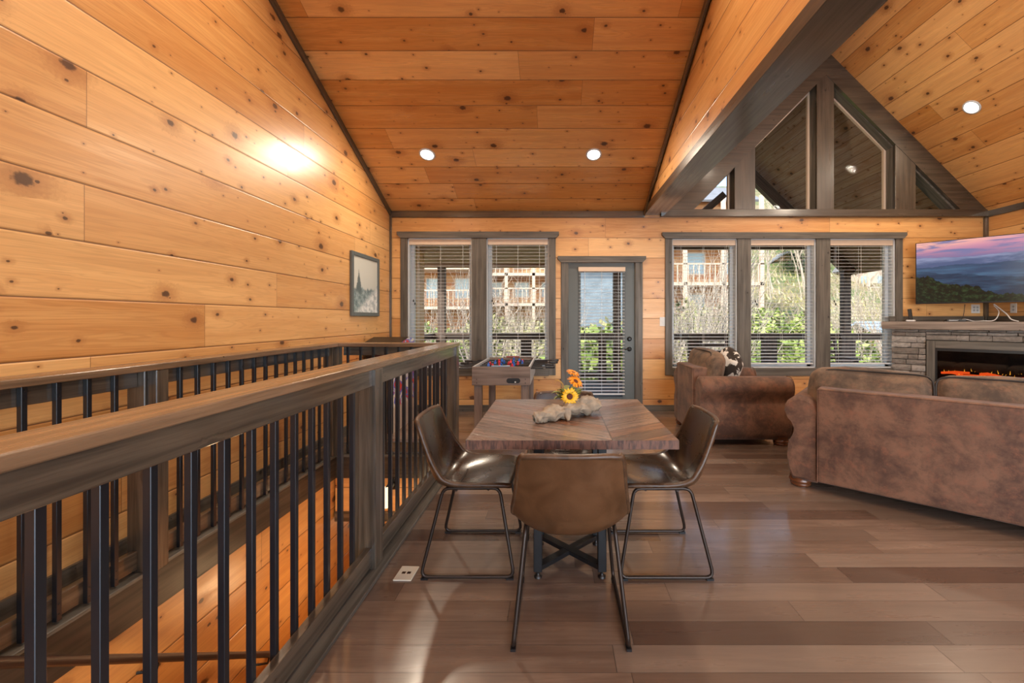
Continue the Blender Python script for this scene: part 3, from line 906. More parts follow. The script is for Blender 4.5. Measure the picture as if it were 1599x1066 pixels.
def blind(a, b, z0, z1, y, label, tilt=0.10, pitch=0.0465, ends=0.008, val=0.075):
    t = thing('window_blind', label, 'blind', ((a + b) / 2, y, z1), 0, 'white slatted blinds on the back wall')
    w = (b - a) / 2
    MB().box(-w, -0.032, -val, w, -0.020, 0).box(-w, -0.02, -val * 0.6, w, 0.025, -0.005).build('valance', 'valance', t, 0.002)
    s = MB()
    n = int((z1 - z0 - val - 0.05) / pitch)
    for i in range(n):
        z = -val - 0.01 - i * pitch
        m = Matrix.Translation((0, 0, z)) @ Matrix.Rotation(tilt, 4, 'X')
        s.box(-w + ends, -0.024, -0.0014, w - ends, 0.024, 0.0014, m)
    sl = s.build('slat_stack', 'slat', t)
    zb = -val - 0.01 - n * pitch + 0.01
    MB().box(-w + ends, -0.024, zb - 0.016, w - ends, 0.024, zb).build('bottom_rail', 'slat', t, 0.002)
    c = MB()
    for fx in (-0.72, 0.0, 0.72) if w > 0.3 else (-0.6, 0.6):
        for yy in (-0.025, 0.025):
            c.box(fx * w - 0.0012, yy - 0.0008, zb, fx * w + 0.0012, yy + 0.0008, -val)
    c.build('ladder_cord', 'slat', t)
    p = MB()
    lx = -w + 0.06
    p.tube([(lx, -0.034, -val), (lx, -0.034, -0.83)], 0.0012, 4); p.tube([(lx + 0.02, -0.034, -val), (lx + 0.02, -0.034, -0.87)], 0.0012, 4)
    pc = p.build('pull_cord', 'slat', t)
    q = MB(); q.lathe([(0.003, 0), (0.008, -0.012), (0.009, -0.03), (0.004, -0.036)], 8, (lx, -0.034, -0.83)); q.lathe([(0.003, 0), (0.008, -0.012), (0.009, -0.03), (0.004, -0.036)], 8, (lx + 0.02, -0.034, -0.87))
    q.build('tassel', 'black', pc)
    return t
b1 = window_unit(W1[0], W1[1], W1[2], W1[3], [(wx(737), wx(760))], 'left')
b2 = window_unit(W2[0], W2[1], W2[2], W2[3], [(wx(1150.5), wx(1171.5)), (wx(1273.5), wx(1295))], 'right')
labs = ['leftmost white slatted blind, behind the far end of the stair railing', 'white slatted blind directly above the foosball table',
        'white slatted blind left of the triple window, above the armchair back', 'middle white slatted blind of the triple window', 'right white slatted blind of the triple window, beside the stone fireplace']
for (a, b), lb in zip(b1 + b2, labs):
    wz1 = W1[3] if b < 1 else W2[3]
    blind(a + 0.014, b - 0.014, W1[2] + 0.012, wz1 - 0.012, D + 0.042, lb)

# door
d0, d1, dt = DR[0], DR[1], DR[3]
dr = thing('door_1', '', '', (0, 0, 0)); del dr['label']; del dr['category']; dr['kind'] = 'structure'
c = MB()
c.box(wx(876), D - 0.025, 0, d0 + 0.005, D, dt); c.box(d1 - 0.005, D - 0.025, 0, wx(1003), D, dt)
c.build('casing', 'trim', dr, 0.002)
MB().prism([(wx(876), dt), (wx(871), dt + .045), (wx(871), dt + .085), (wx(1008), dt + .085), (wx(1008), dt + .045), (wx(1003), dt)], 1, D - 0.045, D, uo=(3, 2)).build('head_casing', 'trim', dr, 0.002)
c = MB()
gx0, gx1, gz0, gz1 = wx(905.5), wx(973.5), wz(621), wz(424)
y0, y1 = D + 0.02, D + 0.065
c.box(d0, y0, 0.012, gx0, y1, dt); c.box(gx1, y0, 0.012, d1, y1, dt)
c.box(gx0, y0, 0.012, gx1, y1, gz0); c.box(gx0, y0, gz1, gx1, y1, dt)
c.build('door_panel', 'door', dr)
c = MB()
for q in ((gx0 - .02, gz0 - .02, gx0 + .012, gz1 + .02), (gx1 - .012, gz0 - .02, gx1 + .02, gz1 + .02), (gx0, gz0 - .02, gx1, gz0 + .012), (gx0, gz1 - .012, gx1, gz1 + .02)):
    c.box(q[0], y0 - 0.008, q[1], q[2], y0 + 0.0, q[3])
c.build('glass_bead', 'door', dr, 0.003)
MB().box(gx0, y0 + 0.02, gz0, gx1, y0 + 0.024, gz1).build('window_glass', 'glass', dr)
for zz, nm in ((wz(529), 'deadbolt'), (wz(545), 'door_handle')):
    c = MB(); hx = wx(983)
    c.lathe([(0.012, 0.0), (0.030, 0.004), (0.032, 0.012), (0.022, 0.020), (0.014, 0.03)], 16, (hx, y0, zz), 'Y')
    if nm == 'door_handle':
        c.tube([(hx, y0 - 0.03, zz), (hx - 0.004, y0 - 0.055, zz), (hx - 0.03, y0 - 0.06, zz + 0.002), (hx - 0.075, y0 - 0.055, zz)], 0.008, 8)
    else:
        c.box(hx - 0.004, y0 - 0.045, zz - 0.016, hx + 0.004, y0 - 0.02, zz + 0.016)
    c.build(nm, 'black', dr)
MB().box(d0, D + 0.005, -0.02, d1, TB, 0.012).build('threshold', 'black', dr)
blind(wx(903), wx(975.5), wz(623), wz(417.5), D - 0.022 + 0.0, 'narrow white slatted blind hanging on the grey glass door', val=0.06, ends=0.006)

# ---------------------------------------------------------------- stair railings
def railing(name, label, axis, a0, a1, fixed, side, posts, bals, capw=(0.09, 0.05)):
    """axis 1: runs along y at x=fixed (room face of apron); side=+1 means balusters on the -x side of apron"""
    t = thing(name, label, 'railing', (0, 0, 0), 0, 'dark wood railings round the stairwell')
    def B(mb, p0, q0, z0, p1, q1, z1, **k):
        if axis == 1: mb.box(q0, p0, z0, q1, p1, z1, **k)
        else: mb.box(p0, q0, z0, p1, q1, z1, **k)
        return mb
    f = fixed
    ap = (f, f - side * 0.036)
    B(MB(), a0, f + side * 0.018, 1.018, a1, f - side * 0.126, 1.051).build('top_rail', 'cap', t, 0.004, seg=2)
    cuts = sorted(posts)
    segs = []; s0 = a0
    for p in cuts:
        if p[0] > s0 + 0.02: segs.append((s0, p[0]))
        s0 = p[1]
    if s0 < a1 - 0.02: segs.append((s0, a1))
    for s in segs:
        B(MB(), s[0], ap[0], 0.934, s[1], ap[1], 1.018).build('apron_board', 'rail', t, 0.002)
        B(MB(), s[0], ap[0], 0.038, s[1], ap[1], 0.128).build('bottom_rail', 'rail', t, 0.002)
    for p in cuts:
        mb = MB(); B(mb, p[0], f + side * 0.018, 0.020, p[1], f - side * 0.070, 1.018, long=2).build('newel_post', 'rail', t, 0.003)
        mb = MB(); B(mb, p[0] + 0.012, f - side * 0.070, 0.020, p[1] - 0.012, f - side * 0.118, 1.018, long=2).build('newel_board', 'rail', t, 0.003)
    b0 = f - side * 0.036; b1 = f - side * 0.056
    first = None
    for c in bals:
        mb = MB()
        zb = 0.030
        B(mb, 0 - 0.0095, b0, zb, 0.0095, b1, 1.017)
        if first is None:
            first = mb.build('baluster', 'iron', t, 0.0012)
            s_ = MB()
            for zz in (0.955, 0.995, 0.06, 0.10):
                cc = [0, 0, zz]
                if axis == 1: s_.lathe([(0.0035, 0), (0.003, 0.002)], 8, (b1, 0, zz), 'X')
                else: s_.lathe([(0.0035, 0), (0.003, 0.002)], 8, (0, b1, zz), 'Y')
            sc = s_.split('screw', 'black', first)
            o = first
        else:
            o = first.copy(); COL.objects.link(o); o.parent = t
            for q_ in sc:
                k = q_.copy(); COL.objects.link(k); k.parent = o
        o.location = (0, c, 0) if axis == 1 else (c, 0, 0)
    return t
nb = [0.762 + 0.0095 - 0.109 * k for k in range(4, 0, -1)] + [0.762 + 0.0095 + 0.109 * k for k in range(0, 12)] + [2.313 + 0.1095 * k for k in range(0, 13)]
railing('stair_railing', 'long near stair railing with iron balusters, running toward the foosball table', 1, 0.20, 3.918, -0.918, 1, [(0.2, 0.29), (2.08, 2.168), (3.78, 3.87)], nb)
fb = [y for y in [1.5985 + 0.1117 * k for k in range(-11, 21)] if not 2.02 < y < 2.17 and y < 3.77]
railing('stair_railing', 'stair railing set against the left pine wall, its iron balusters bolted on the open side', 1, 0.20, 3.918, -2.096, -1, [(0.2, 0.29), (2.05, 2.14), (3.78, 3.87)], fb)
railing('stair_railing', 'short stair railing across the far end of the stairwell', 0, -1.972, -1.046, 3.90, 1, [], [-1.925 + 0.117 * k for k in range(8)])

# stair handrail pipe on the stair wall
hr = thing('stair_handrail', 'thin bronze pipe handrail sloping down the stairwell wall', 'handrail', (-1.955, 1.46, 0.06))
p0 = Vector((0, -0.9, 0.71)); p1 = Vector((0, 1.50, -1.17))
MB().tube([p0, p1, p1 + Vector((-0.03, 0.02, -0.02)), p1 + Vector((-0.09, 0.02, -0.02))], 0.019, 12).build('pipe', 'bronze', hr)
for tt in (0.12, 0.62, 0.95):
    q = p0.lerp(p1, tt)
    MB().tube([q + Vector((0, 0, -0.015)), q + Vector((-0.01, 0, -0.06)), q + Vector((-0.105, 0, -0.075))], 0.007, 8).build('wall_bracket', 'black', hr)
# sconce inside the stairwell
sc_ = thing('wall_sconce', 'small black wall lamp with a white shade inside the stairwell', 'lamp', (-1.50, HY1 - 0.012, -0.30))
MB().lathe([(0.05, 0), (0.05, 0.015), (0.02, 0.03)], 16, (0, 0, 0.05), 'Y').tube([(0, -0.02, 0.05), (0.0, -0.09, 0.09), (-0.03, -0.11, 0.05)], 0.009, 8).build('lamp_arm', 'black', sc_)
MB().lathe([(0.020, 0.06), (0.028, 0.04), (0.05, -0.10), (0.052, -0.11)], 20, (-0.03, -0.11, 0.0)).build('lamp_shade', emit('sconce_shade_glow', (1.0, 0.72, 0.42), 1.6), sc_)
lamp('stair_lamp_a', 'POINT', (-1.5, 3.2, -0.75), 9, (1.0, 0.66, 0.34), shadow_soft_size=0.12)
lamp('stair_lamp_b', 'POINT', (-1.45, 1.6, -0.6), 7, (1.0, 0.68, 0.38), shadow_soft_size=0.15)
lamp('stair_lamp_c', 'POINT', (-1.5, 5.6, -1.2), 14, (1.0, 0.72, 0.42), shadow_soft_size=0.15)

# ---------------------------------------------------------------- recessed lights
def can_light(x, y, plane, label):
    if plane == 'dining':
        z = zt(y); n = Vector((0, SL, 1)).normalized()
    else:
        z = liv(x); s = (GZ - GE) / (XR - GX) * (1 if x > GX else -1)
        n = Vector((s, 0, 1)).normalized()
    t = thing('recessed_light', label, 'light', (x, y, z), 0, 'recessed ceiling lights')
    t.rotation_euler = n.to_track_quat('Z', 'Y').to_euler()
    MB().lathe([(0.092, -0.001), (0.092, -0.006), (0.074, -0.010), (0.072, 0.0)], 32).build('trim_ring', 'white', t)
    MB().lathe([(0.073, -0.003), (0.040, -0.0085), (0.002, -0.0085)], 28).build('lens', 'lampglow', t)
    l = lamp('recessed_lamp', 'AREA', Vector((x, y, z)) - n * 0.03, 22, (1.0, 0.85, 0.66), shape='DISK', size=0.15)
    l.rotation_euler = t.rotation_euler
    return t
can_light(-1.495, 4.834, 'dining', 'left round recessed light in the dining ceiling')
can_light(0.439, 4.834, 'dining', 'right round recessed light in the dining ceiling')
can_light(4.90, 4.905, 'living', 'round recessed light in the steep living room ceiling')
for x, y in ((-1.495, 2.6), (0.439, 2.6), (-1.495, 0.3), (0.439, 0.3), (-0.5, -1.6)):  # unseen ceiling lights, added to brighten the dining side
    can_light(x, y, 'dining', 'added round recessed light, unseen, in the dining ceiling rows farther from the windows')
for x, y in ((4.90, 2.6), (4.90, 0.2), (2.5, 4.4), (2.5, 2.2), (2.5, 0.0)):  # more unseen lights, added to brighten the living side
    can_light(x, y, 'living', 'added round recessed light, unseen, in the living room ceiling rows farther from the gable')

# ---------------------------------------------------------------- dining table
TX, TY = 0.069, 2.199
tb = thing('dining_table', 'square rustic plank table with chevron top and black steel base', 'table', (TX, TY, 0))
hw = 0.449
mb = MB()
top = [(-hw, -hw), (hw, -hw), (hw, hw), (-hw, hw)]
mb.face([(x, y, 0.760) for x, y in top], top)
o = mb.build('table_top', 'table', tb)
mb = MB()
r = 0.004
mb.box(-hw, -hw, 0.722, hw, -hw + 0.02, 0.7598, long=0); mb.box(-hw, hw - 0.02, 0.722, hw, hw, 0.7598, long=0)
mb.box(-hw, -hw + .02, 0.722, -hw + 0.02, hw - .02, 0.7598, long=1); mb.box(hw - 0.02, -hw + .02, 0.722, hw, hw - .02, 0.7598, long=1)
mb.box(-hw + .02, -hw + .02, 0.724, hw - .02, hw - .02, 0.7595)
mb.build('table_edge', 'table_edge', tb, 0.0)
for sx in (-1, 1):
    for sy in (-1, 1):
        cx, cy = sx * 0.157, sy * 0.150
        MB().box(cx - 0.021, cy - 0.021, 0.035, cx + 0.021, cy + 0.021, 0.722).build('leg', 'steel', tb, 0.003)
        MB().lathe([(0.018, 0.0), (0.020, 0.008), (0.008, 0.012), (0.008, 0.036)], 14, (cx, cy, 0)).build('levelling_foot', 'black', tb)
for z0_, z1_, nm in ((0.04, 0.062, 'cross_brace'), (0.70, 0.722, 'top_brace')):
    for sg in (-1, 1):
        MB().beam((-0.157, -0.150 * sg, (z0_ + z1_) / 2 + (0.0 if sg > 0 else 0.0015)), (0.157, 0.150 * sg, (z0_ + z1_) / 2 + (0.0 if sg > 0 else 0.0015)), 0.045, z1_ - z0_).build(nm, 'steel', tb, 0.002)

# ---------------------------------------------------------------- chairs
def spline(pts, n):
    """Catmull-Rom through pts (tuples of any length) -> n samples"""
    out = []
    m = len(pts) - 1
    for i in range(n):
        t = i / (n - 1) * m; k = min(int(t), m - 1); f = t - k
        p = [pts[max(k - 1, 0)], pts[k], pts[k + 1], pts[min(k + 2, m)]]
        out.append(tuple(0.5 * (2 * b + (c - a) * f + (2 * a - 5 * b + 4 * c - d) * f * f + (3 * b - a - 3 * c + d) * f ** 3) for a, b, c, d in zip(*p)))
    return out
# x forward, z up, half width, edge lift (z), edge forward (x)
prof = [(0.218, 0.440, 0.192, 0.006, 0.0), (0.202, 0.456, 0.206, 0.006, -0.002), (0.10, 0.444, 0.218, 0.024, 0.0), (0.0, 0.430, 0.222, 0.040, 0.0), (-0.08, 0.420, 0.226, 0.058, 0.012),
        (-0.150, 0.432, 0.230, 0.064, 0.042), (-0.192, 0.486, 0.228, 0.036, 0.062), (-0.216, 0.565, 0.217, 0.008, 0.052), (-0.240, 0.655, 0.204, 0.002, 0.038), (-0.260, 0.735, 0.194, 0.006, 0.026), (-0.268, 0.764, 0.180, 0.004, 0.020)]
def shell_pts(off):
    P = spline(prof, 34); rows = []
    for i, p in enumerate(P):
        a = P[max(i - 1, 0)]; b = P[min(i + 1, len(P) - 1)]
        t = Vector((b[0] - a[0], 0, b[1] - a[1])).normalized(); nn = Vector((-t.z, 0, t.x))  # down/back
        row = []
        for j in range(21):
            u = -1 + 2 * j / 20
            e = abs(u) ** 2.6
            wdt = p[2]
            # round the corners at both ends
            x = p[0] + p[4] * e; z = p[1] + p[3] * e
            v = Vector((x, u * wdt, z)) + nn * off
            row.append(v)
        rows.append(row)
    # corner rounding at the top and the front
    for rows_i, k in ((rows[-1], 0.010), (rows[0], 0.006)):
        for j, v in enumerate(rows_i):
            u = -1 + 2 * j / 20
            v.z -= k * abs(u) ** 6 if rows_i is rows[-1] else 0
    return rows
def make_chair(label, loc, rz):
    t = thing('dining_chair', label, 'chair', loc, rz, 'leather bucket chairs at the dining table')
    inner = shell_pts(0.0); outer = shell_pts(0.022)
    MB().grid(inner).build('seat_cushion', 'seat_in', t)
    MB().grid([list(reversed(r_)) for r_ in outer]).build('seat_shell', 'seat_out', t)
    n = len(inner); m = len(inner[0])
    per = [(i, 0) for i in range(n)] + [(n - 1, j) for j in range(1, m)] + [(i, m - 1) for i in range(n - 2, -1, -1)] + [(0, j) for j in range(m - 2, 0, -1)]
    path = [(inner[i][j] + outer[i][j]) / 2 for i, j in per]
    MB().tube(path, 0.0125, 8, closed=True).build('edge_welt', 'stitch', t)
    for sy in (-1, 1):
        yb, yt = sy * 0.222, sy * 0.180
        raw = [(-0.09, yt, 0.424), (-0.225, yb, 0.012), (0.232, yb, 0.012), (0.135, yt, 0.432)]
        def fil(a, b, c, r_):
            a, b, c = Vector(a), Vector(b), Vector(c)
            d1 = (a - b).normalized(); d2 = (c - b).normalized()
            p, q = b + d1 * r_, b + d2 * r_
            return [tuple(p.lerp(b, s).lerp(b.lerp(q, s), s)) for s in (0, .25, .5, .75, 1)]
        top0 = (0.10, yt * 0.6, 0.432); top1 = (-0.10, yt * 0.6, 0.424)
        path = fil((0, yt, 0.428), (-0.125, yt, 0.428), raw[1], 0.035) + fil((-0.125, yt, 0.428), raw[1], raw[2], 0.04) + fil(raw[1], raw[2], (0.155, yt, 0.428), 0.04) + fil(raw[2], (0.155, yt, 0.428), (0, yt, 0.428), 0.035)
        lg = MB().tube(path, 0.0085, 10, closed=True).build('leg', 'chairleg', t)
        f = MB()
        for fx in (-0.205, 0.212):
            f.box(fx - 0.017, yb - 0.010, 0.0, fx + 0.017, yb + 0.010, 0.010)
        f.split('glide', 'black', lg)
    MB().tube([(-0.06, -0.185, 0.420), (-0.06, 0.185, 0.420)], 0.0075, 8).tube([(0.10, -0.185, 0.424), (0.10, 0.185, 0.424)], 0.0075, 8).build('seat_brace', 'chairleg', t)
    return t
ch = make_chair('brown leather chair at the near side of the table, tan outside of its back showing', (0.058, 1.810, 0), PI / 2)
dup(ch, (-0.436, 2.255, 0), 0.0, 'brown leather chair on the railing side of the table')
dup(ch, (0.545, 2.25, 0), PI, 'brown leather chair on the sofa side of the table')
dup(ch, (0.055, 2.615, 0), -PI / 2, 'brown leather chair tucked at the far side of the table, nearest the door')

# ---------------------------------------------------------------- driftwood centrepiece with sunflowers
dl = MB()
path = [(-0.185, -0.15, 0.022), (-0.15, -0.13, 0.03), (-0.09, -0.085, 0.036), (-0.02, -0.035, 0.040), (0.06, 0.02, 0.046), (0.11, 0.065, 0.050), (0.14, 0.10, 0.046)]
P = spline([p + (r_,) for p, r_ in zip(path, (0.012, 0.030, 0.036, 0.034, 0.044, 0.046, 0.026))], 64)
rings = []
for i, p in enumerate(P):
    a = P[max(i - 1, 0)]; b = P[min(i + 1, len(P) - 1)]
    t = (Vector(b[:3]) - Vector(a[:3])).normalized(); sd = t.cross(Vector((0, 0, 1))).normalized(); up = sd.cross(t)
    row = []
    for k in range(40):
        an = 2 * PI * k / 40
        d = sd * math.cos(an) * 1.25 + up * math.sin(an) * 0.9
        q = Vector(p[:3]) + d * p[3]
        q += d * 0.022 * noise.noise(q * 24) + d * 0.012 * noise.noise(q * 70) + d * 0.006 * noise.noise(q * 150)
        q.z = max(q.z, 0.0015)
        row.append(q)
    rings.append(row)
dl.grid(rings, closed_v=True)
dl.tube([(-0.02, -0.07, 0.04), (-0.015, -0.10, 0.02), (-0.012, -0.112, 0.004)], [0.025, 0.016, 0.006], 10)
drift = dl.build('driftwood_log', 'drift')
drift.location = (0.075, 2.185, 0.7605)
tag(drift, 'grey gnarled driftwood log lying on the dining table', 'driftwood')
def flower_mb(rad, npet, disc, seed):
    rr = random.Random(seed); pm = MB(); dm = MB()
    for layer in range(2):
        for k in range(npet):
            a = 2 * PI * (k + 0.5 * layer) / npet + rr.uniform(-.08, .08)
            L = rad * rr.uniform(0.86, 1.05); w = rad * 0.13
            lift = 0.10 + 0.15 * layer + rr.uniform(-.05, .05)
            rows = []
            for s in range(5):
                f = s / 4; ww = w * (0.55, 1.0, 1.05, 0.7, 0.05)[s]
                r_ = disc * 0.8 + (L - disc * 0.8) * f
                h = math.sin(f * PI) * rad * lift * 0.8 - f * rad * 0.10 + layer * 0.002
                rows.append([(r_ * math.cos(a) - y * math.sin(a), r_ * math.sin(a) + y * math.cos(a), h - abs(y) * 0.25) for y in (-ww, 0, ww)])
            pm.grid(rows)
    dm.lathe([(disc, 0.0), (disc * 1.02, disc * 0.22), (disc * 0.75, disc * 0.42), (disc * 0.4, disc * 0.36), (0.0005, disc * 0.30)], 20)
    return pm, dm
sf = thing('sunflower_bouquet', 'bunch of yellow artificial sunflowers and leaves set in the driftwood', 'flowers', (0.105, 2.225, 0.83))
def put_flower(c, face, rad, disc, pet, seed):
    pm, dm = flower_mb(rad, 13, disc, seed)
    q = Vector(face).to_track_quat('Z', 'Y').to_matrix().to_4x4(); q.translation = Vector(c)
    f = pm.xf(q).build('sunflower', pet, sf); dm.xf(q).build('flower_disc', 'disc', f)
    MB().tube([c, Vector(c) * 0.6 - Vector(face) * 0.012, (Vector(c) * 0.2) + Vector((0, 0, -0.02)), (0, 0, -0.055)], 0.0025, 6).build('stem', 'leaf', f)
put_flower((-0.033, -0.06, 0.037), (0.0, -1, 0.22), 0.047, 0.016, 'petal', 1)
put_flower((0.0, -0.01, 0.108), (0.45, -0.45, 0.75), 0.048, 0.014, 'orange_petal', 2)
put_flower((-0.012, 0.02, 0.150), (0.35, -0.2, 0.95), 0.040, 0.012, 'orange_petal', 3)
lm = MB(); rr = random.Random(5)
for k in range(60):
    a = rr.uniform(0, 2 * PI); el = rr.uniform(0.0, 1.0)
    base = Vector((rr.uniform(-0.085, 0.02), rr.uniform(-0.05, 0.02), 0.01 + rr.uniform(0, 0.05)))
    d = Vector((math.cos(a) * 0.8 - 0.15, math.sin(a) * 0.8, el)).normalized(); s = d.cross(Vector((0, 0, 1))).normalized(); L = rr.uniform(0.035, 0.062); w = L * 0.28
    rows = []
    for i in range(5):
        f = i / 4; ww = w * (0.15, 0.9, 1.0, 0.6, 0.03)[i]
        c = base + d * L * f - Vector((0, 0, 1)) * L * 0.35 * f * f
        rows.append([c - s * ww + Vector((0, 0, ww * .4)), c, c + s * ww + Vector((0, 0, ww * .4))])
    lm.grid(rows)
lm.build('foliage', 'leaf', sf)
cl = MB()
for a0, rad in ((0, 0.02), (1.5, 0.026), (3, 0.016)):
    cl.tube([(-0.075 - 0.02 * f + rad * math.cos(a0 + f * 7), -0.02 + 0.01 * f, 0.03 + 0.03 * a0 / 3 + rad * math.sin(a0 + f * 7) + f * 0.05) for f in [i / 20 for i in range(21)]], 0.0016, 5)
cl.build('curly_tendril', flat('dried_tendril', (0.50, 0.28, 0.06), 0.7), sf)

# ---------------------------------------------------------------- foosball table
FX0, FX1, FY0, FY1, FT = -0.88, -0.27, 4.36, 5.44, 0.77
fcx, fcy = (FX0 + FX1) / 2, (FY0 + FY1) / 2
fs = thing('foosball_table', 'wood-look foosball table by the left window with red and blue players', 'foosball table', (fcx, fcy, 0))
hx, hy = (FX1 - FX0) / 2, (FY1 - FY0) / 2
zb, ztop = 0.575, FT
mb = MB().box(-hx, -hy, zb, hx, -hy + 0.022, ztop).box(-hx, hy - 0.022, zb, hx, hy, ztop)
mb.split('end_panel', 'foos', fs, 0.002)
MB().box(-hx, -hy + .022, zb, -hx + 0.02, hy - .022, ztop).box(hx - 0.02, -hy + .022, zb, hx, hy - .022, ztop).split('side_panel', 'grey_plastic', fs, 0.002)
MB().box(-hx + .02, -hy + .022, 0.66, hx - .02, hy - .022, 0.668).build('playfield', 'pitch', fs)
f = MB()
f.box(-0.1, -hy - .004, 0.772, 0.09, -hy + 0.03, 0.780)
f.build('score_rail', flat('pale_blue_plastic', (0.30, 0.42, 0.60), 0.4), fs)
MB().box(-0.07, hy - .03, 0.772, 0.10, hy + 0.004, 0.785).build('score_rail', flat('dark_red_plastic', (0.30, 0.05, 0.03), 0.4), fs)
# ball return (stadium)
f = MB(); pts = []
for k in range(24):
    a = 2 * PI * k / 24
    pts.append((0.13 + (0.045 if math.cos(a) > 0 else -0.045) + 0.027 * math.cos(a), 0.625 + 0.027 * math.sin(a)))
f.prism(pts, 1, -hy - 0.003, -hy + 0.001)
f.build('ball_return', 'black', fs)
MB().lathe([(0.0005, -0.009), (0.007, -0.006), (0.009, 0), (0.007, 0.006), (0.0005, 0.009)], 10, (0.15, -hy - 0.007, 0.610)).build('ball', 'slat', fs)
for sx in (-1, 1):
    for sy in (-1, 1):
        x = sx * (hx - 0.058); y = sy * (hy - 0.06)
        MB().box(x - 0.040, y - 0.036, 0.0, x + 0.040, y + 0.036, 0.70 if False else 0.655).build('leg', 'foos', fs, 0.003)
bm_ = MB()
for sx in (-1, 1):
    for zz in (0.60, 0.64):
        bm_.lathe([(0.0055, 0), (0.005, 0.003)], 8, (sx * (hx - 0.05), -hy, zz), 'Y')
bm_.split('bolt', 'black', fs)
team = [('red', 1), ('red', 2), ('blue', 3), ('red', 4), ('blue', 4), ('red', 3), ('blue', 2), ('blue', 1)]
rr = random.Random(3)
for i, (cc, npl) in enumerate(team):
    y = -hy + 0.10 + i * (2 * hy - 0.2) / 7
    sd = 1 if i % 2 else -1
    ex = 0.27; sh = rr.uniform(-0.05, 0.05)
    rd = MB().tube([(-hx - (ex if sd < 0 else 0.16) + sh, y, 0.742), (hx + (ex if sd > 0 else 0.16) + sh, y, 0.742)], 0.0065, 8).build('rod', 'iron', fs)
    hxp = sd * (hx + ex) + sh
    MB().tube([(hxp, y, 0.742), (hxp - sd * 0.02, y, 0.742), (hxp - sd * 0.08, y, 0.742), (hxp - sd * 0.10, y, 0.742)], [0.012, 0.016, 0.014, 0.015], 10).build('grip', 'black', rd)
    for k in range(npl):
        x = ((k + 0.5) / npl - 0.5) * 2 * (hx - 0.09) + sh
        p = MB()
        tilt = rr.uniform(-0.5, 0.5)
        m = Matrix.Translation((x, y, 0.742)) @ Matrix.Rotation(tilt, 4, 'X')
        p.box(-0.013, -0.009, -0.045, 0.013, 0.009, 0.018, m); p.box(-0.008, -0.011, -0.062, 0.008, 0.011, -0.045, m)
        q = MB().lathe([(0.0005, -0.011), (0.009, -0.006), (0.011, 0), (0.008, 0.008), (0.0005, 0.011)], 10, (0, 0, 0.028)).xf(m)
        b = len(p.v); p.v += q.v; p.f += [tuple(i_ + b for i_ in f_) for f_ in q.f]; p.uv += q.uv; p.sm += q.sm
        p.build('player', cc, rd)

# arcade cabinet behind the railing
ac = thing('arcade_cabinet', 'low black arcade cabinet with colourful side art behind the stair railing', 'arcade cabinet', (-2.0, 5.0, 0))
side = [(-0.38, 0.0), (0.30, 0.0), (0.30, 1.02), (0.12, 1.05), (-0.12, 1.0), (-0.08, 0.78), (-0.38, 0.74)]
mb = MB().prism([(y, z) for y, z in side], 0, -0.24, 0.19)
mb.build('cabinet_body', 'black', ac, 0.004)
mb = MB()
mb.face([(0.195, y, z) for y, z in side], [(y + .5, z) for y, z in side])
mb.face([(0.19, y, z) for y, z in reversed(side)], [(y, z) for y, z in reversed(side)])
mb.build('side_art', 'art', ac)
MB().box(-0.22, -0.39, 0.755, 0.17, -0.10, 0.775).build('control_panel', 'red', ac, 0.004)
MB().box(-0.2, -0.385, 0.66, 0.15, -0.381, 0.72).build('front_panel', 'grey_plastic', ac)

# ---------------------------------------------------------------- upholstered furniture
def rbox(x0, y0, z0, x1, y1, z1, r, puff=0.0, n=10):
    """soft rounded box as a superellipsoid-like shell with smooth faces"""
    cx, cy, cz = (x0 + x1) / 2, (y0 + y1) / 2, (z0 + z1) / 2
    hx_, hy_, hz_ = (x1 - x0) / 2, (y1 - y0) / 2, (z1 - z0) / 2
    mb = MB()
    def pt(u, v, w):
        # cube surface coords -1..1 -> rounded box
        p = Vector((u * hx_, v * hy_, w * hz_))
        q = Vector((max(-hx_ + r, min(hx_ - r, p.x)), max(-hy_ + r, min(hy_ - r, p.y)), max(-hz_ + r, min(hz_ - r, p.z))))
        d = p - q
        if d.length > 1e-9: q = q + d.normalized() * r
        if puff:
            b = (1 - u * u) * (1 - v * v) if abs(w) > 0.999 else ((1 - u * u) * (1 - w * w) if abs(v) > 0.999 else (1 - v * v) * (1 - w * w))
            k = Vector((u if abs(u) > .999 else 0, v if abs(v) > .999 else 0, w if abs(w) > .999 else 0))
            q = q + k * b * puff
        return q + Vector((cx, cy, cz))
    def prm(h):
        a = r / h if h > 0 else 0
        a = min(a, 0.9)
        e = [-1, -1 + a * .18, -1 + a * .45, -1 + a * .75, -1 + a]
        mid = [-1 + a + (2 - 2 * a) * i / 4 for i in range(1, 4)]
        return e + mid + [-x for x in reversed(e)]
    U, V, W_ = prm(hx_), prm(hy_), prm(hz_)
    mb.grid([[pt(u, v, 1) for v in V] for u in U]); mb.grid([[pt(u, v, -1) for v in reversed(V)] for u in U])
    mb.grid([[pt(u, -1, w) for w in W_] for u in U]); mb.grid([[pt(u, 1, w) for w in reversed(W_)] for u in U])
    mb.grid([[pt(1, v, w) for w in W_] for v in V]); mb.grid([[pt(-1, v, w) for w in reversed(W_)] for v in V])
    return mb
def merge(a, b):
    k = len(a.v); a.v += b.v; a.f += [tuple(i + k for i in f) for f in b.f]; a.uv += b.uv; a.sm += b.sm
    return a
def weld(o):
    m = o.modifiers.new('weld', 'WELD'); m.merge_threshold = 0.0005
    return o
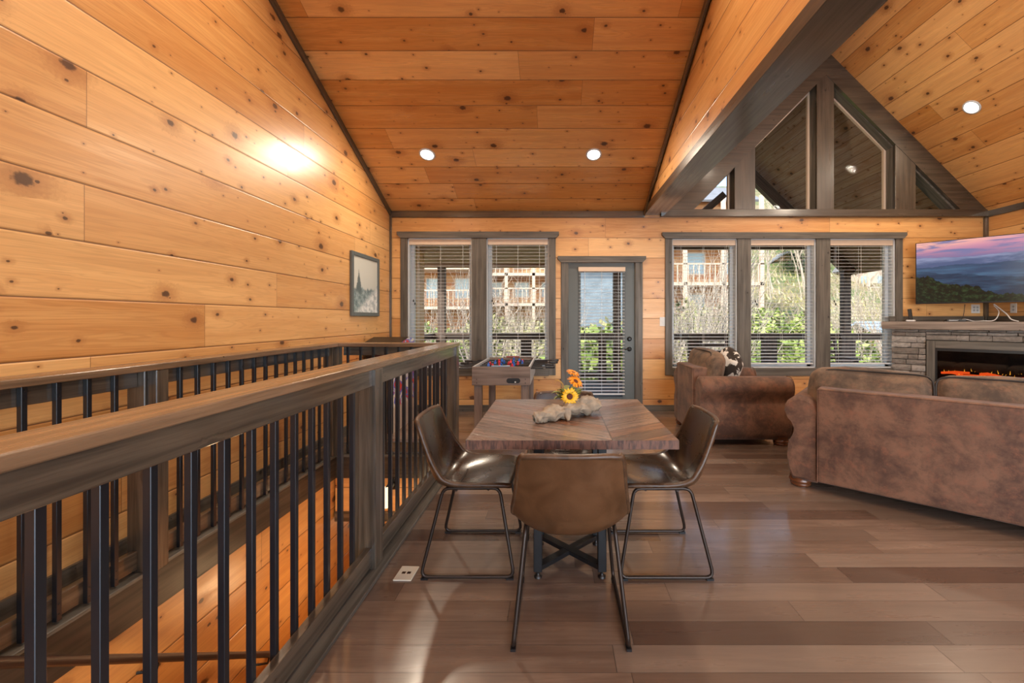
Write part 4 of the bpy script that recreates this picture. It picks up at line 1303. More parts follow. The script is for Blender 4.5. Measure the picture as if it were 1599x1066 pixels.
def arm_profile(side=1):
    """rolled arm cross-section in (x outward, z): bulging roll, waist, belly"""
    pts = [(0.0, 0.06), (0.16, 0.06), (0.185, 0.12), (0.20, 0.22), (0.19, 0.33), (0.155, 0.41), (0.150, 0.44)]
    for k in range(0, 11):
        a = -0.9 + k * (PI + 0.75) / 10
        pts.append((0.105 + 0.112 * math.cos(a), 0.585 + 0.105 * math.sin(a)))
    pts += [(0.0, 0.55)]
    return [(side * x, z) for x, z in pts]
def sofa_like(name, label, cat, width, depth, seats, loc, rz, group=None, cz_=0.655):
    """local x along the back (0..width between the outer arm faces), y = front (away from the back), back face at y=0"""
    t = thing(name, label, cat, loc, rz, group)
    aw = 0.20
    zf = 0.065
    # arms
    for sd, bx in ((-1, aw), (1, width - aw)):
        pr = arm_profile(sd)
        rows = []
        for y, k in ((0.02, 0.92), (0.035, 1.0), (depth * 0.5, 1.0), (depth - 0.05, 1.0), (depth - 0.01, 0.96), (depth, 0.86)):
            cxp, czp = sd * 0.09, 0.35
            rows.append([Vector((bx + cxp + (x - cxp) * k, y, czp + (z - czp) * k)) for x, z in pr])
        mb = MB(); mb.grid(rows, closed_v=True)
        for r_, rev in ((rows[0], 0), (rows[-1], 1)):
            mb.face(r_ if not rev else list(reversed(r_)), [(0, 0)] * len(r_))
        a = mb.build('arm', 'sofa', t)
        # welt round the front face and the seam under the roll
        MB().tube([Vector((bx + x * 0.99, depth - 0.012, z)) for x, z in pr], 0.004, 6, closed=True).build('piping', 'sofa', a)
    # frame: back panel and base
    mb = rbox(aw - 0.0, 0.0, zf + 0.01, width - aw + 0.0, 0.16, 0.765, 0.018)
    weld(mb.build('back_frame', 'sofa', t))
    MB().tube([(aw + .005, -0.001, 0.08), (aw + .005, -0.001, 0.755), (width - aw - .005, -0.001, 0.755), (width - aw - .005, -0.001, 0.08)], 0.003, 6).build('piping', 'sofa', t)
    weld(rbox(aw, 0.10, zf + 0.01, width - aw, depth - 0.04, 0.33, 0.02).build('seat_base', 'sofa', t))
    sw = (width - 2 * aw) / seats
    for i in range(seats):
        x0 = aw + i * sw + 0.004; x1 = aw + (i + 1) * sw - 0.004
        weld(rbox(x0, 0.24, 0.33, x1, depth + 0.01, 0.47, 0.05, 0.02).build('seat_cushion', 'sofa_cush', t))
        bcx = merge(MB(), rbox(-(x1 - x0) / 2 - (0.07 if i == 0 else 0), -0.10, -0.23, (x1 - x0) / 2 + (0.03 if i == seats - 1 else 0), 0.10, 0.23, 0.075, 0.03))
        m = Matrix.Translation(((x0 + x1) / 2, 0.225, cz_)) @ Matrix.Rotation(-0.20, 4, 'X')
        for vi, p in enumerate(bcx.v):
            q = Vector(p); q += Vector((0, 0, 0.014 * noise.noise(q * 4 + Vector((i * 3, 0, 0))) + 0.006 * noise.noise(q * 14)))
            bcx.v[vi] = tuple(q)
        bcx.xf(m)
        bc = weld(bcx.build('back_cushion', 'sofa_cush', t))
        # piping ring
        h, w2 = 0.23, (x1 - x0) / 2
        ring = []
        for k in range(48):
            a = 2 * PI * k / 48
            ca, sa = math.cos(a), math.sin(a)
            ex = w2 * math.copysign(abs(ca) ** 0.22, ca) * 1.0; ez = (h + 0.0) * math.copysign(abs(sa) ** 0.22, sa)
            ring.append(m @ Vector((ex * 1.0, -0.072, ez * 0.985)))
        MB().tube(ring, 0.006, 6, closed=True).build('piping', 'welt', bc)
    for x in (aw * 0.40, width - aw * 0.40):
        for y in (0.10, depth - 0.10):
            MB().lathe([(0.052, 0.0), (0.068, 0.008), (0.072, 0.020), (0.066, 0.028), (0.076, 0.036), (0.079, 0.048), (0.068, 0.056), (0.074, 0.062), (0.070, 0.080)], 24, (x, y, 0)).build('bun_foot', 'bun', t)
    return t
# sofa: outer panel starts at (1.907, 3.045), back runs toward the viewer's right
sa = math.atan2(-0.658, 0.778)
dirx = Vector((math.cos(sa), math.sin(sa)))
org = Vector((1.907, 3.045)) - dirx * 0.20
sofa_like('sofa', 'long brown suede sofa angled toward the fireplace, its long back toward the dining table', 'sofa', 2.34, 0.98, 3, (org.x, org.y, 0), sa)
# armchair: back at x = 1.43 facing +x ; local x runs along -y world
arm = sofa_like('armchair', 'brown suede armchair below the triple window, facing the fireplace', 'armchair', 0.98, 0.95, 1, (1.43, 5.12, 0), -PI / 2, None, 0.69)
# cow-print throw pillow on the armchair
pl = rbox(-0.20, -0.06, -0.20, 0.20, 0.06, 0.20, 0.055, 0.045)
pl.xf(Matrix.Rotation(-0.35, 4, 'Y') @ Matrix.Rotation(0.25, 4, 'X'))
p = weld(pl.build('throw_pillow', 'hide'))
p.location = (1.93, 4.70, 0.70); p.rotation_euler = (0, 0, PI / 2)
tag(p, 'black and white patterned throw pillow on the armchair', 'pillow')

# ---------------------------------------------------------------- corner fireplace, mantel, television
c45 = Vector((5.265, 5.075, 0)); ang = -PI / 4
fp = thing('corner_fireplace', 'stacked grey stone corner fireplace with an electric firebox', 'fireplace', c45, ang)
# local: x along the face (left to right), y = into the corner, face at y=0
hwid = 0.93
mb = MB()
mb.prism([(-hwid + 0.02, 0.03), (hwid - 0.02, 0.03), (0.0, hwid - 0.0)], 2, 0.0, 1.13)
# leave the firebox as a recess in front: core set back behind it
mb = MB()
mb.box(-hwid + 0.04, 0.045, 0, -0.47, 0.30 - 0.2, 1.13); mb.box(0.47, 0.045, 0, hwid - 0.04, 0.10, 1.13)
mb.box(-0.47, 0.045, 0, 0.47, 0.10, 0.44); mb.box(-0.47, 0.045, 0.90, 0.47, 0.10, 1.13)
mb.build('backing', 'mortar', fp)
stn = MB(); rs = random.Random(11)
def stones(x0, x1, z0, z1):
    z = z0
    while z < z1 - 0.01:
        h = min(rs.choice((0.04, 0.055, 0.07, 0.085)), z1 - z)
        if z1 - z - h < 0.025: h = z1 - z
        x = x0
        while x < x1 - 0.01:
            w_ = min(rs.uniform(0.10, 0.30), x1 - x)
            if x1 - x - w_ < 0.05: w_ = x1 - x
            g = 0.003; dpt = rs.uniform(0.0, 0.028)
            # chipped stone: jittered front corners
            X0, X1, Z0, Z1 = x + g, x + w_ - g, z + g, z + h - g
            nx = max(2, int(w_ / 0.05))
            rows = []
            for i in range(nx + 1):
                xx = X0 + (X1 - X0) * i / nx
                rows.append([Vector((xx, 0.05, Z0)), Vector((xx, dpt + 0.006 + rs.uniform(-.002, .002), Z0 + rs.uniform(0, .003))), Vector((xx + rs.uniform(-.006, .006), dpt + rs.uniform(-0.010, 0.004), (Z0 + Z1) / 2 + rs.uniform(-.01, .01) * h / .06)), Vector((xx, dpt + 0.006 + rs.uniform(-.003, .003), Z1 - rs.uniform(0, .003))), Vector((xx, 0.05, Z1))])
            stn.grid(rows, smooth=False)
            for rw_ in (rows[0], rows[-1]):
                b = len(stn.v) - len(rows) * 5 + (0 if rw_ is rows[0] else (len(rows) - 1) * 5)
                stn.f.append(tuple(b + k for k in (range(5) if rw_ is rows[0] else reversed(range(5))))); stn.uv.append([(0, 0)] * 5); stn.sm.append(False)
            x += w_
        z += h
stones(-hwid + 0.01, -0.565, 0.0, 1.135); stones(0.565, hwid - 0.01, 0.0, 1.135)
stones(-0.565, 0.565, 0.995, 1.135); stones(-0.565, 0.565, 0.0, 0.36)
stn.build('stone_face', 'stone', fp)
s = MB().box(-0.56, -0.012, 0.36, -0.475, 0.05, 0.99).box(0.475, -0.012, 0.36, 0.56, 0.05, 0.99).box(-0.475, -0.012, 0.895, 0.475, 0.05, 0.99).box(-0.475, -0.012, 0.36, 0.475, 0.05, 0.44)
s.build('surround', 'trim', fp, 0.003)
fbx = MB().box(-0.475, 0.22, 0.44, 0.475, 0.23, 0.895).box(-0.475, 0.0, 0.44, -0.467, 0.22, 0.895).box(0.467, 0.0, 0.44, 0.475, 0.22, 0.895).box(-0.475, 0.0, 0.44, 0.475, 0.22, 0.45).box(-0.475, 0.0, 0.885, 0.475, 0.22, 0.895)
fbo = fbx.build('firebox', 'black', fp)
MB().box(-0.475, -0.004, 0.44, -0.455, 0.004, 0.895).box(0.455, -0.004, 0.44, 0.475, 0.004, 0.895).box(-0.455, -0.004, 0.86, 0.455, 0.004, 0.895).box(-0.455, -0.004, 0.44, 0.455, 0.004, 0.46).build('firebox_frame', 'black', fbo)
MB().box(-0.455, 0.0, 0.46, 0.455, 0.003, 0.86).build('firebox_glass', 'fireglass', fbo)
rs = random.Random(4)
for i in range(11):
    x = -0.36 + i * 0.072; y = 0.10 + rs.uniform(-.04, .04); a = rs.uniform(-0.9, 0.9); L = rs.uniform(0.08, 0.14)
    z = 0.54 + rs.uniform(0, 0.05)
    pth = [Vector((x - math.cos(a) * L, y - math.sin(a) * 0.03, z - 0.008)), Vector((x, y, z + 0.008)), Vector((x + math.cos(a) * L, y + math.sin(a) * 0.03, z + 0.015 * math.sin(i)))]
    MB().tube(pth, [0.014, 0.020, 0.013], 8).build('ember_log', 'ember' if i % 3 else flat('charred_log', (0.03, 0.015, 0.01), 0.9), fbo)
MB().box(-0.44, 0.03, 0.46, 0.44, 0.20, 0.53).build('ember_bed', flat('ash_bed', (0.05, 0.03, 0.025), 0.9, 0, 0.5, 60), fbo)
fl = MB()
for i in range(26):
    x = -0.38 + i * 0.030 + rs.uniform(-.01, .01); h = rs.uniform(0.03, 0.085); y = 0.14 + rs.uniform(-.04, .04)
    fl.tube([(x, y, 0.56), (x + rs.uniform(-.006, .006), y, 0.56 + h * .5), (x + rs.uniform(-.01, .01), y, 0.56 + h)], [0.006, 0.004, 0.0006], 5)
fl.split('flame', 'flame', fbo)
mt = thing('mantel_shelf', 'pale brown wood mantel shelf filling the corner above the stone', 'mantel', (c45.x, c45.y, 1.135), ang)
MB().prism([(-hwid - 0.09, -0.07), (hwid + 0.09, -0.07), (hwid - 0.03, 0.0), (0.0, hwid - 0.03), (-hwid + 0.03, 0.0)], 2, 0.0, 0.10, uo=(2, 1)).build('shelf_board', 'mantel', mt, 0.003)
mt.location = (c45.x, c45.y, 1.137)
# keep the shelf ends inside the walls
for o in mt.children:
    me = o.data
    for v in me.vertices:
        w = Matrix.Rotation(ang, 4, 'Z') @ v.co + Vector((c45.x, c45.y, 0))
        w.y = min(w.y, D - 0.004); w.x = min(w.x, XR - 0.004)
        v.co = Matrix.Rotation(-ang, 4, 'Z') @ (w - Vector((c45.x, c45.y, 0)))
# backsplash strip along the wall over the shelf
struct('trim_15', MB().box(4.60, D - 0.016, 1.237, XR - 0.04, D, 1.31).box(XR - 0.016, 4.40, 1.237, XR, D - 0.04, 1.31), 'trim')

tvx, tvy = 4.84, 5.60
tvl = 1.44
tv = thing('television', 'large wall-mounted television showing misty mountains at dusk', 'television', (tvx + tvl / 2 * math.cos(ang), tvy + tvl / 2 * math.sin(ang) - 0.0, 1.47), ang)
h = 0.815; w = tvl / 2
rx = Matrix.Translation((0, 0, 0)) @ Matrix.Rotation(0.04, 4, 'X')
MB().box(-w, 0.0, 0, w, 0.022, h).xf(rx).build('tv_body', 'black', tv, 0.004)
MB().box(-w + .1, 0.022, 0.02, w - .1, 0.055, 0.45).xf(rx).build('tv_back', 'black', tv, 0.01)
b = 0.009
mb = MB().face([(-w + b, -0.001, b + .008), (w - b, -0.001, b + .008), (w - b, -0.001, h - b), (-w + b, -0.001, h - b)], [(0, 0), (1, 0), (1, 1), (0, 1)])
mb = MB(); mb.face([(-w + b, -0.0015, b + .008), (w - b, -0.0015, b + .008), (w - b, -0.0015, h - b), (-w + b, -0.0015, h - b)], [(0, 0), (1, 0), (1, 1), (0, 1)])
mb.xf(rx).build('tv_screen', 'screen', tv)
MB().box(-0.05, 0.05, 0.30, 0.05, 0.50, 0.36).box(-0.2, 0.05, 0.2, 0.2, 0.07, 0.5).build('mount_arm', 'black', tv)
# things on the shelf, placed on the mantel
MZ = 1.2375
def on_mantel(u, v):  # u along, v depth (0 front)
    m = Matrix.Rotation(ang, 4, 'Z') @ Vector((u, v, 0)) + c45
    return (m.x, m.y, MZ)
ph = thing('cordless_phone', 'black cordless phone standing in its white cradle on the mantel', 'telephone', on_mantel(-0.72, 0.05), ang)
MB().box(-0.05, -0.04, 0, 0.05, 0.05, 0.022).build('cradle', 'slat', ph, 0.008)
MB().box(-0.022, -0.006, 0, 0.022, 0.018, 0.155).xf(Matrix.Translation((0, 0, 0.018)) @ Matrix.Rotation(-0.2, 4, 'X') @ Matrix.Rotation(-0.1, 4, 'Y')).build('handset', 'black', ph, 0.006)
rt = thing('cable_box', 'small black cable box among the wires on the mantel', 'box', on_mantel(-0.28, 0.10), ang + 0.1)
MB().box(-0.09, -0.05, 0, 0.09, 0.05, 0.03).build('box_body', 'black', rt, 0.004)
MB().box(-0.07, -0.052, 0.01, 0.02, -0.0505, 0.02).build('front_strip', 'grey_plastic', rt)
cb = MB()
q0 = Matrix.Rotation(-ang, 4, 'Z')
cb.tube(spline([(-0.2, 0.05, 0.006), (-0.1, 0.02, 0.03), (-0.02, 0.06, 0.006), (0.06, 0.0, 0.01), (0.16, 0.02, 0.02), (0.20, 0.12, 0.12), (0.16, 0.22, 0.20)], 30), 0.005, 6)
cb.tube(spline([(0.16, 0.22, 0.22), (0.26, 0.12, 0.10), (0.30, 0.05, 0.03), (0.36, 0.02, 0.006)], 20), 0.007, 6)
o = cb.build('power_cable', 'slat'); o.location = on_mantel(-0.1, 0.10); o.rotation_euler = (0, 0, ang)
tag(o, 'white power cords lying tangled on the mantel below the television', 'cable')
cb = MB()
cb.tube(spline([(-0.2, 0.0, 0.004), (-0.15, 0.05, 0.03), (-0.08, -0.02, 0.006), (-0.02, 0.03, 0.05), (0.0, 0.10, 0.22)], 26), 0.004, 6)
o = cb.build('black_cable', 'black'); o.location = on_mantel(-0.2, 0.06); o.rotation_euler = (0, 0, ang)
tag(o, 'thin black cable hanging from the television to the mantel', 'cable')
def plate(name, label, cat, loc, rot, w, h, mat, nt=1, group=None):
    t = thing(name, label, cat, loc, 0, group); t.rotation_euler = rot
    MB().box(-w / 2, -0.006, -h / 2, w / 2, 0, h / 2).build('cover_plate', mat, t, 0.002)
    for k in range(nt):
        x = (k - (nt - 1) / 2) * 0.046
        if cat == 'switch': MB().box(x - 0.008, -0.012, -0.016, x + 0.008, -0.006, 0.016).build('toggle', mat, t)
        else:
            for zz in (-0.02, 0.02):
                MB().lathe([(0.015, 0), (0.014, 0.002)], 14, (x, -0.006, zz), 'Y').build('socket', 'grey_plastic', t)
    return t
plate('light_switch', 'white light switch on the pine wall right of the door', 'switch', (wx(1034.5), D, wz(502)), (0, 0, 0), 0.078, 0.125, 'slat')
plate('wall_outlet', 'white wall outlet below the television, left of the room corner', 'outlet', (wx(1523), D, wz(482)), (0, 0, 0), 0.12, 0.12, 'slat', 2)
plate('wall_outlet', 'white wall outlet on the right wall above the mantel', 'outlet', (XR, 5.40, wz(482)), (0, 0, -PI / 2), 0.078, 0.125, 'slat')
# floor outlet
fo = thing('floor_outlet', 'small pale brass outlet plate set in the floor beside the railing', 'outlet', (-0.745, 2.075, 0.0), -0.03)
MB().box(-0.045, -0.058, 0, 0.045, 0.058, 0.006).build('cover_plate', 'plate', fo, 0.002)
MB().box(-0.022, -0.008, 0.006, -0.004, 0.008, 0.0072).box(0.004, -0.008, 0.006, 0.022, 0.008, 0.0072).split('slot', 'bronze', fo)

# framed print on the left wall
pf = thing('framed_print', 'framed misty creek print hanging on the left pine wall', 'picture', (XL, 4.98, 1.67), -PI / 2)
pf.rotation_euler = (0, 0, PI / 2)      # local -y faces the room (+x)
w, h = 0.36, 0.365
f = MB()
for q in ((-w, -h, -w + .045, h), (w - .045, -h, w, h), (-w + .045, -h, w - .045, -h + .045), (-w + .045, h - .045, w - .045, h)):
    f.box(q[0], -0.030, q[1], q[2], -0.004, q[3])
f.build('picture_frame', 'frame', pf, 0.004)
MB().box(-w + .002, -0.012, -h + .002, w - .002, -0.001, h - .002).build('backing_board', 'darkbark', pf)
m2 = MB(); m2.face([(-w + .04, -0.018, -h + .04), (w - .04, -0.018, -h + .04), (w - .04, -0.018, h - .04), (-w + .04, -0.018, h - .04)], [(0, 0), (1, 0), (1, 1), (0, 1)])
m2.build('print', 'print', pf)

# ---------------------------------------------------------------- porch
PY = 8.80
mb = MB()
for i in range(21):
    y = TB + i * 0.145
    mb.box(-2.75, y, -0.08, 7.2, y + 0.139, -0.045, long=0)
struct('floor_deck', mb, 'porch', label='porch deck boards')
mb = MB().box(-2.9, TB, 2.42, BX0 + 0.1, PY + 0.25, 2.52, long=0)
mb.box(-2.9, PY - 0.08, 2.36, BX0 + 0.1, PY + 0.08, 2.42)
struct('ceiling_porch', mb, 'porch_ceiling')
e = 0.02
def pl_(x): return liv(x) + 0.0
slope('ceiling_porch_right', (GX, TB, GZ), (GX, PY + 0.3, GZ), (XR + 0.5, PY + 0.3, liv(XR + 0.5)), (XR + 0.5, TB, liv(XR + 0.5)), 0.14, 'porch_ceiling')
slope('ceiling_porch_left', (EXL - 0.3, TB, liv(EXL - 0.3)), (EXL - 0.3, PY + 0.3, liv(EXL - 0.3)), (GX, PY + 0.3, GZ), (GX, TB, GZ), 0.14, 'porch_ceiling')
pt = thing('porch_truss', 'dark timber gable truss at the outer edge of the porch', 'truss')
MB().beam((EXL - .2, PY, liv(EXL - .2) - 0.20), (GX, PY, GZ - 0.22), 0.14, 0.2).build('rafter', 'porch', pt)
MB().beam((XR + .3, PY, liv(XR + .3) - 0.20), (GX, PY, GZ - 0.22), 0.14, 0.2).build('rafter', 'porch', pt)
MB().box(1.80, PY - 0.07, 2.74, 5.60, PY + 0.07, 2.92).build('tie_beam', 'porch', pt)
MB().beam((GX - 1.3, PY, 2.9), (GX - 0.15, PY, 3.9), 0.12, 0.14).build('strut', 'porch', pt)
MB().beam((GX + 0.2, PY, 2.9), (GX + 1.2, PY, 3.6), 0.12, 0.14).build('strut', 'porch', pt)
MB().beam((1.3 + .15, PY, 3.35), (2.9, PY, 2.9), 0.12, 0.14).build('strut', 'porch', pt)
for px, lb in ((690, 'porch post behind the leftmost blind'), (963, 'porch post seen through the glass door'), (1320, 'porch post behind the right blind of the triple window')):
    x = wx(px, PY)
    tag(MB().box(x - 0.075, PY - 0.07, -0.045, x + 0.075, PY + 0.07, 2.40, long=2).build('porch_post', 'porch', None, 0.004), 'square brown timber ' + lb, 'post', 'porch posts')
dk = thing('deck_railing', 'brown timber deck railing along the outer edge of the porch', 'railing')
MB().box(-2.6, PY - 0.10, 0.930, 7.0, PY + 0.06, 0.965).build('top_rail', 'porch', dk, 0.004)
MB().box(-2.6, PY - 0.045, 0.84, 7.0, PY - 0.01, 0.930).build('rail_board', 'porch', dk)
MB().box(-2.6, PY - 0.045, 0.06, 7.0, PY - 0.01, 0.15).build('bottom_rail', 'porch', dk)
for px, w_ in ((822, .22), (1084, .28), (1199, .30), (940, .16), (1320, .3), (1500, .3), (690, .2)):
    x = wx(px, PY)
    MB().box(x - w_ / 2, PY - 0.10, -0.045, x + w_ / 2, PY + 0.0, 0.930, long=2).build('rail_post', 'porch', dk, 0.003)
sr = MB()
sr.box(-2.68, TB, 0.93, -2.53, PY, 0.965).box(-2.62, TB, 0.84, -2.59, PY, 0.93)
sr.build('side_rail', 'porch', dk)
def patio_chair(label, loc, rz):
    t = thing('patio_chair', label, 'chair', loc, rz, 'slatted porch chairs')
    m = Matrix.Translation((0, 0.22, 0.38)) @ Matrix.Rotation(-0.22, 4, 'X')
    for x in (-0.25, 0.25):
        MB().box(x - 0.025, -0.02, -0.38, x + 0.025, 0.02, 0.62, m).build('back_post', 'porch', t)
        MB().box(x - 0.025, -0.32, 0, x + 0.025, -0.27, 0.62).build('leg', 'porch', t)
        MB().box(x - 0.05, -0.36, 0.62, x + 0.05, 0.28, 0.645).build('armrest', 'porch', t)
    s = MB()
    for k in range(5):
        s.box(-0.25, -0.012, 0.10 + k * 0.11, 0.25, 0.012, 0.16 + k * 0.11, m)
    s.build('back_slats', 'porch', t)
    s = MB()
    for k in range(5):
        s.box(-0.27, -0.30 + k * 0.105, 0.36, 0.27, -0.21 + k * 0.105, 0.385)
    s.build('seat_slats', 'porch', t)
    return t
pc = patio_chair('dark slatted porch chair outside the window above the armchair', (2.95, 7.35, -0.045), 0.1)
dup(pc, (4.85, 7.35, -0.045), -0.1, 'dark slatted porch chair outside the right pane of the triple window')

# ---------------------------------------------------------------- hillside, cabins, plants
def hz(x, y):
    base = -4.5 + max(0, (y - 12)) * 0.32 + max(0, y - 40) * 0.12
    base += 1.5 * noise.noise(Vector((x * 0.04, y * 0.04, 0))) + 0.5 * noise.noise(Vector((x * 0.15, y * 0.15, 3)))
    base += 0.03 * max(0, -x) * (1 if y > 12 else 0)
    return base
rows = []
for i in range(70):
    y = 9.5 + i * 1.6
    rows.append([Vector((x_ * 2.4, y, hz(x_ * 2.4, y))) for x_ in range(-34, 60)])
g = MB().grid(rows).build('hillside', 'ground')
g['kind'] = 'structure'
# brush cover: one uncountable mass of dry grass and twigs on the slope
br = MB(); rb_ = random.Random(21)
for i in range(9000):
    y = 12 + 44 * rb_.random() ** 1.3; x = rb_.uniform(-0.62 * y, 1.0 * y)
    z = hz(x, y); h = rb_.uniform(0.25, 0.75); lx, ly = rb_.uniform(-.4, .4), rb_.uniform(-.3, .3); w = rb_.uniform(0.02, 0.06) * (1 + y / 30)
    br.face([(x - w, y, z - .05), (x + w, y, z - .05), (x + lx, y + ly, z + h)], [(0, 0)] * 3)
tag(br.build('dry_brush', island('dry_grass', ((0.46, 0.38, 0.20), (0.30, 0.30, 0.10), (0.55, 0.47, 0.32), (0.22, 0.17, 0.10)), 0.9, 0.0, 2)), 'dry grass and scrub covering the slope beyond the porch', 'brush', None, 'stuff')

def cabin(name, label, x, y, z, w, d, h, floors, wall='log', roofm='roofing', gable='x', deck=True, nb=3, post=True):
    t = thing(name, label, 'cabin', (x, y, z), 0, 'cabins on the hillside')
    MB().box(-w / 2, 0, -3, w / 2, d, h, long=0, uo=(0, 0)).build('wall', wall, t)
    ov = 0.5
    r_ = MB()
    if gable == 'x':     # ridge along x
        for sy, (a, b) in ((1, ((-ov), d / 2)), (-1, (d + ov, d / 2))):
            r_.beam((0, a, h - 0.1), (0, b, h + d * 0.28), w + 2 * ov, 0.12, (0, 0, 1))
        r_.prism([(0, h), (d, h), (d / 2, h + d * 0.27)], 0, -w / 2, w / 2)
    else:
        for a in (-w / 2 - ov, w / 2 + ov):
            r_.beam((a, d / 2, h - 0.1), (0, d / 2, h + w * 0.34), d + 2 * ov, 0.12, (0, 0, 1))
    r_.build('roof', roofm, t)
    if gable != 'x':
        MB().prism([(-w / 2, h), (w / 2, h), (0, h + w * 0.33)], 1, 0.02, d).build('gable_wall', wall, t)
    fh = h / floors
    for f_ in range(floors):
        for k in range(nb):
            cx = -w / 2 + (k + 0.5) * w / nb; ww, wh = w / nb * 0.5, fh * 0.5
            o = MB().box(cx - ww / 2 - .08, -0.05, f_ * fh + fh * 0.25 - .08, cx + ww / 2 + .08, -0.001, f_ * fh + fh * 0.25 + wh + .08).build('window', 'deckwood', t)
            MB().box(cx - ww / 2, -0.07, f_ * fh + fh * 0.25, cx + ww / 2, -0.05, f_ * fh + fh * 0.25 + wh).build('pane', 'pane', o)
        if deck:
            dk_ = MB().box(-w / 2, -1.6, f_ * fh - 0.18, w / 2, 0, f_ * fh)
            o = dk_.build('balcony', 'deckwood', t)
            q = MB(); q.box(-w / 2, -1.6, f_ * fh + 0.95, w / 2, -1.52, f_ * fh + 1.03)
            n_ = int(w / 0.28)
            for k in range(n_ + 1):
                xx = -w / 2 + k * w / n_
                q.box(xx - .025, -1.58, f_ * fh, xx + .025, -1.54, f_ * fh + 0.95)
            q.build('balustrade', 'deckwood', o)
    if post:
        for k in range(4):
            xx = -w / 2 + 0.1 + k * (w - .2) / 3
            MB().box(xx - .1, -1.6, -3, xx + .1, -1.42, h - 0.1, long=2).build('post', 'deckwood', t)
    return t
def at(px, py, d): return wx(px, d), d, wz(py, d)
x, y, z = at(678, 470, 27); cabin('log_cabin', 'reddish log cabin with pale balconies, seen through the leftmost blind', x, y, z - 0.4, 5.6, 6, 4.9, 2)
x, y, z = at(815, 468, 29); cabin('log_cabin', 'log cabin with a wide pale deck, seen above the foosball table', x, y, z - 0.3, 5.6, 6, 4.0, 2, 'log_tan')
x, y, z = at(1085, 482, 24); cabin('log_cabin', 'tall reddish cabin with stacked balconies, seen through the blind above the armchair', x, y, z - 1.0, 6.4, 6, 7.2, 3)
x, y, z = at(940, 470, 20)
sl_ = cabin('shingled_house', 'blue-grey shingled house seen through the glass door', x + 0.1, y, z - 2.6, 3.0, 5, 4.6, 1, 'slate', 'slate', 'x', False, 0, False)
x, y, z = at(1228, 442, 48); cabin('log_cabin', 'small distant cabin high on the slope, seen through the middle blind', x, y, z - 1, 4.6, 5, 3.0, 1, 'log', 'roofing', 'y', False, 2, False)
x, y, z = at(1376, 458, 42); cabin('log_cabin', 'pale distant cabin with a deck, seen through the right blind', x, y, z - .5, 5.0, 5, 3.0, 1, 'deckwood', 'roofing', 'y', True, 3, True)
x, y, z = at(1381, 520, 21); cabin('garden_shed', 'small shed with a blue tin roof, seen through the right blind', x, y, z - 0.9, 1.0, 1.2, 1.1, 1, 'log', 'tin', 'x', False, 1, False)

def shrub_mesh(seed, h, n):
    rr = random.Random(seed); mb = MB()
    def br_(p, d, L, r_, lev):
        q = p + d * L + Vector((rr.uniform(-.1, .1), rr.uniform(-.1, .1), 0.05)) * L
        mid = (p + q) / 2 + Vector((rr.uniform(-.08, .08), rr.uniform(-.08, .08), 0)) * L
        mb.tube([p, mid, q], [r_, r_ * .8, r_ * .5], 4 if lev < 2 else 3, caps=False)
        if lev < 3:
            for k in range(3 if lev else 3):
                s = rr.uniform(0.4, 1.0)
                nd = (d + Vector((rr.uniform(-.75, .75), rr.uniform(-.75, .75), rr.uniform(-.1, .5)))).normalized()
                br_(p.lerp(q, s), nd, L * rr.uniform(0.5, 0.75), r_ * 0.55, lev + 1)
    for k in range(n):
        a = rr.uniform(0, 2 * PI); t = rr.uniform(0.05, 0.5)
        br_(Vector((rr.uniform(-.3, .3), rr.uniform(-.3, .3), 0)), Vector((math.cos(a) * t, math.sin(a) * t, 1)).normalized(), h * rr.uniform(0.4, 0.55), 0.036, 0)
    return mb
def bush_mesh(seed, rad, h, n, leaf):
    rr = random.Random(seed); mb = MB()
    blobs = [(Vector((rr.uniform(-.6, .6) * rad, rr.uniform(-.5, .5) * rad, rr.uniform(0.25, 0.8) * h)), rad * rr.uniform(0.35, 0.6)) for k in range(9)]
    for i in range(n):
        c, r_ = rr.choice(blobs)
        d = Vector((rr.gauss(0, 1), rr.gauss(0, 1), rr.gauss(0, 1))).normalized()
        p = c + d * r_ * rr.uniform(0.75, 1.05)
        t = Vector((rr.gauss(0, 1), rr.gauss(0, 1), rr.gauss(0, 1))).normalized(); s = d.cross(t).normalized(); L = leaf * rr.uniform(.6, 1.3)
        t = (t + d * .5).normalized()
        mb.face([p, p + s * L * .35 + t * L * .5, p + t * L, p - s * L * .35 + t * L * .5], [(0, 0)] * 4)
    return mb
def plant(mbf, name, label, cat, mat, x, y, z, rz, sc, group, cache={}):
    key = mat + str(mbf[0])
    if key not in cache:
        o = mbf[1]().build(name, mat); cache[key] = o
    else:
        o = cache[key].copy(); COL.objects.link(o)
    ws = 0.68 if mat == 'bark' else 1.0
    o.location = (x, y, z); o.rotation_euler = (0, 0, rz); o.scale = (sc * ws, sc * ws, sc)
    return tag(o, label, cat, group)
rs = random.Random(8)
bare = [(655, 13, 6.0, 'behind the leftmost blind'), (722, 15, 6.8, 'behind the leftmost blind'), (790, 12.5, 6.0, 'above the foosball table'), (845, 16, 6.6, 'above the foosball table'),
        (1056, 13, 7.2, 'behind the armchair'), (1088, 12.2, 6.8, 'behind the armchair'), (1118, 15, 7.6, 'behind the armchair'), (1380, 13, 6.6, 'beside the fireplace window'), (1350, 16, 6.4, 'beside the fireplace window'), (1400, 15, 7.6, 'beside the fireplace window')]
for i, (px, d, h, w_) in enumerate(bare):
    plant((i % 3, lambda i=i: shrub_mesh(31 + i, 5.0, 7)), 'bare_shrub', 'leafless pale shrub outside, ' + w_, 'shrub', 'bark', wx(px, d), d, -4.2 + 0.1, rs.uniform(0, 6), h / 4.6, 'leafless shrubs beyond the porch, ' + w_)
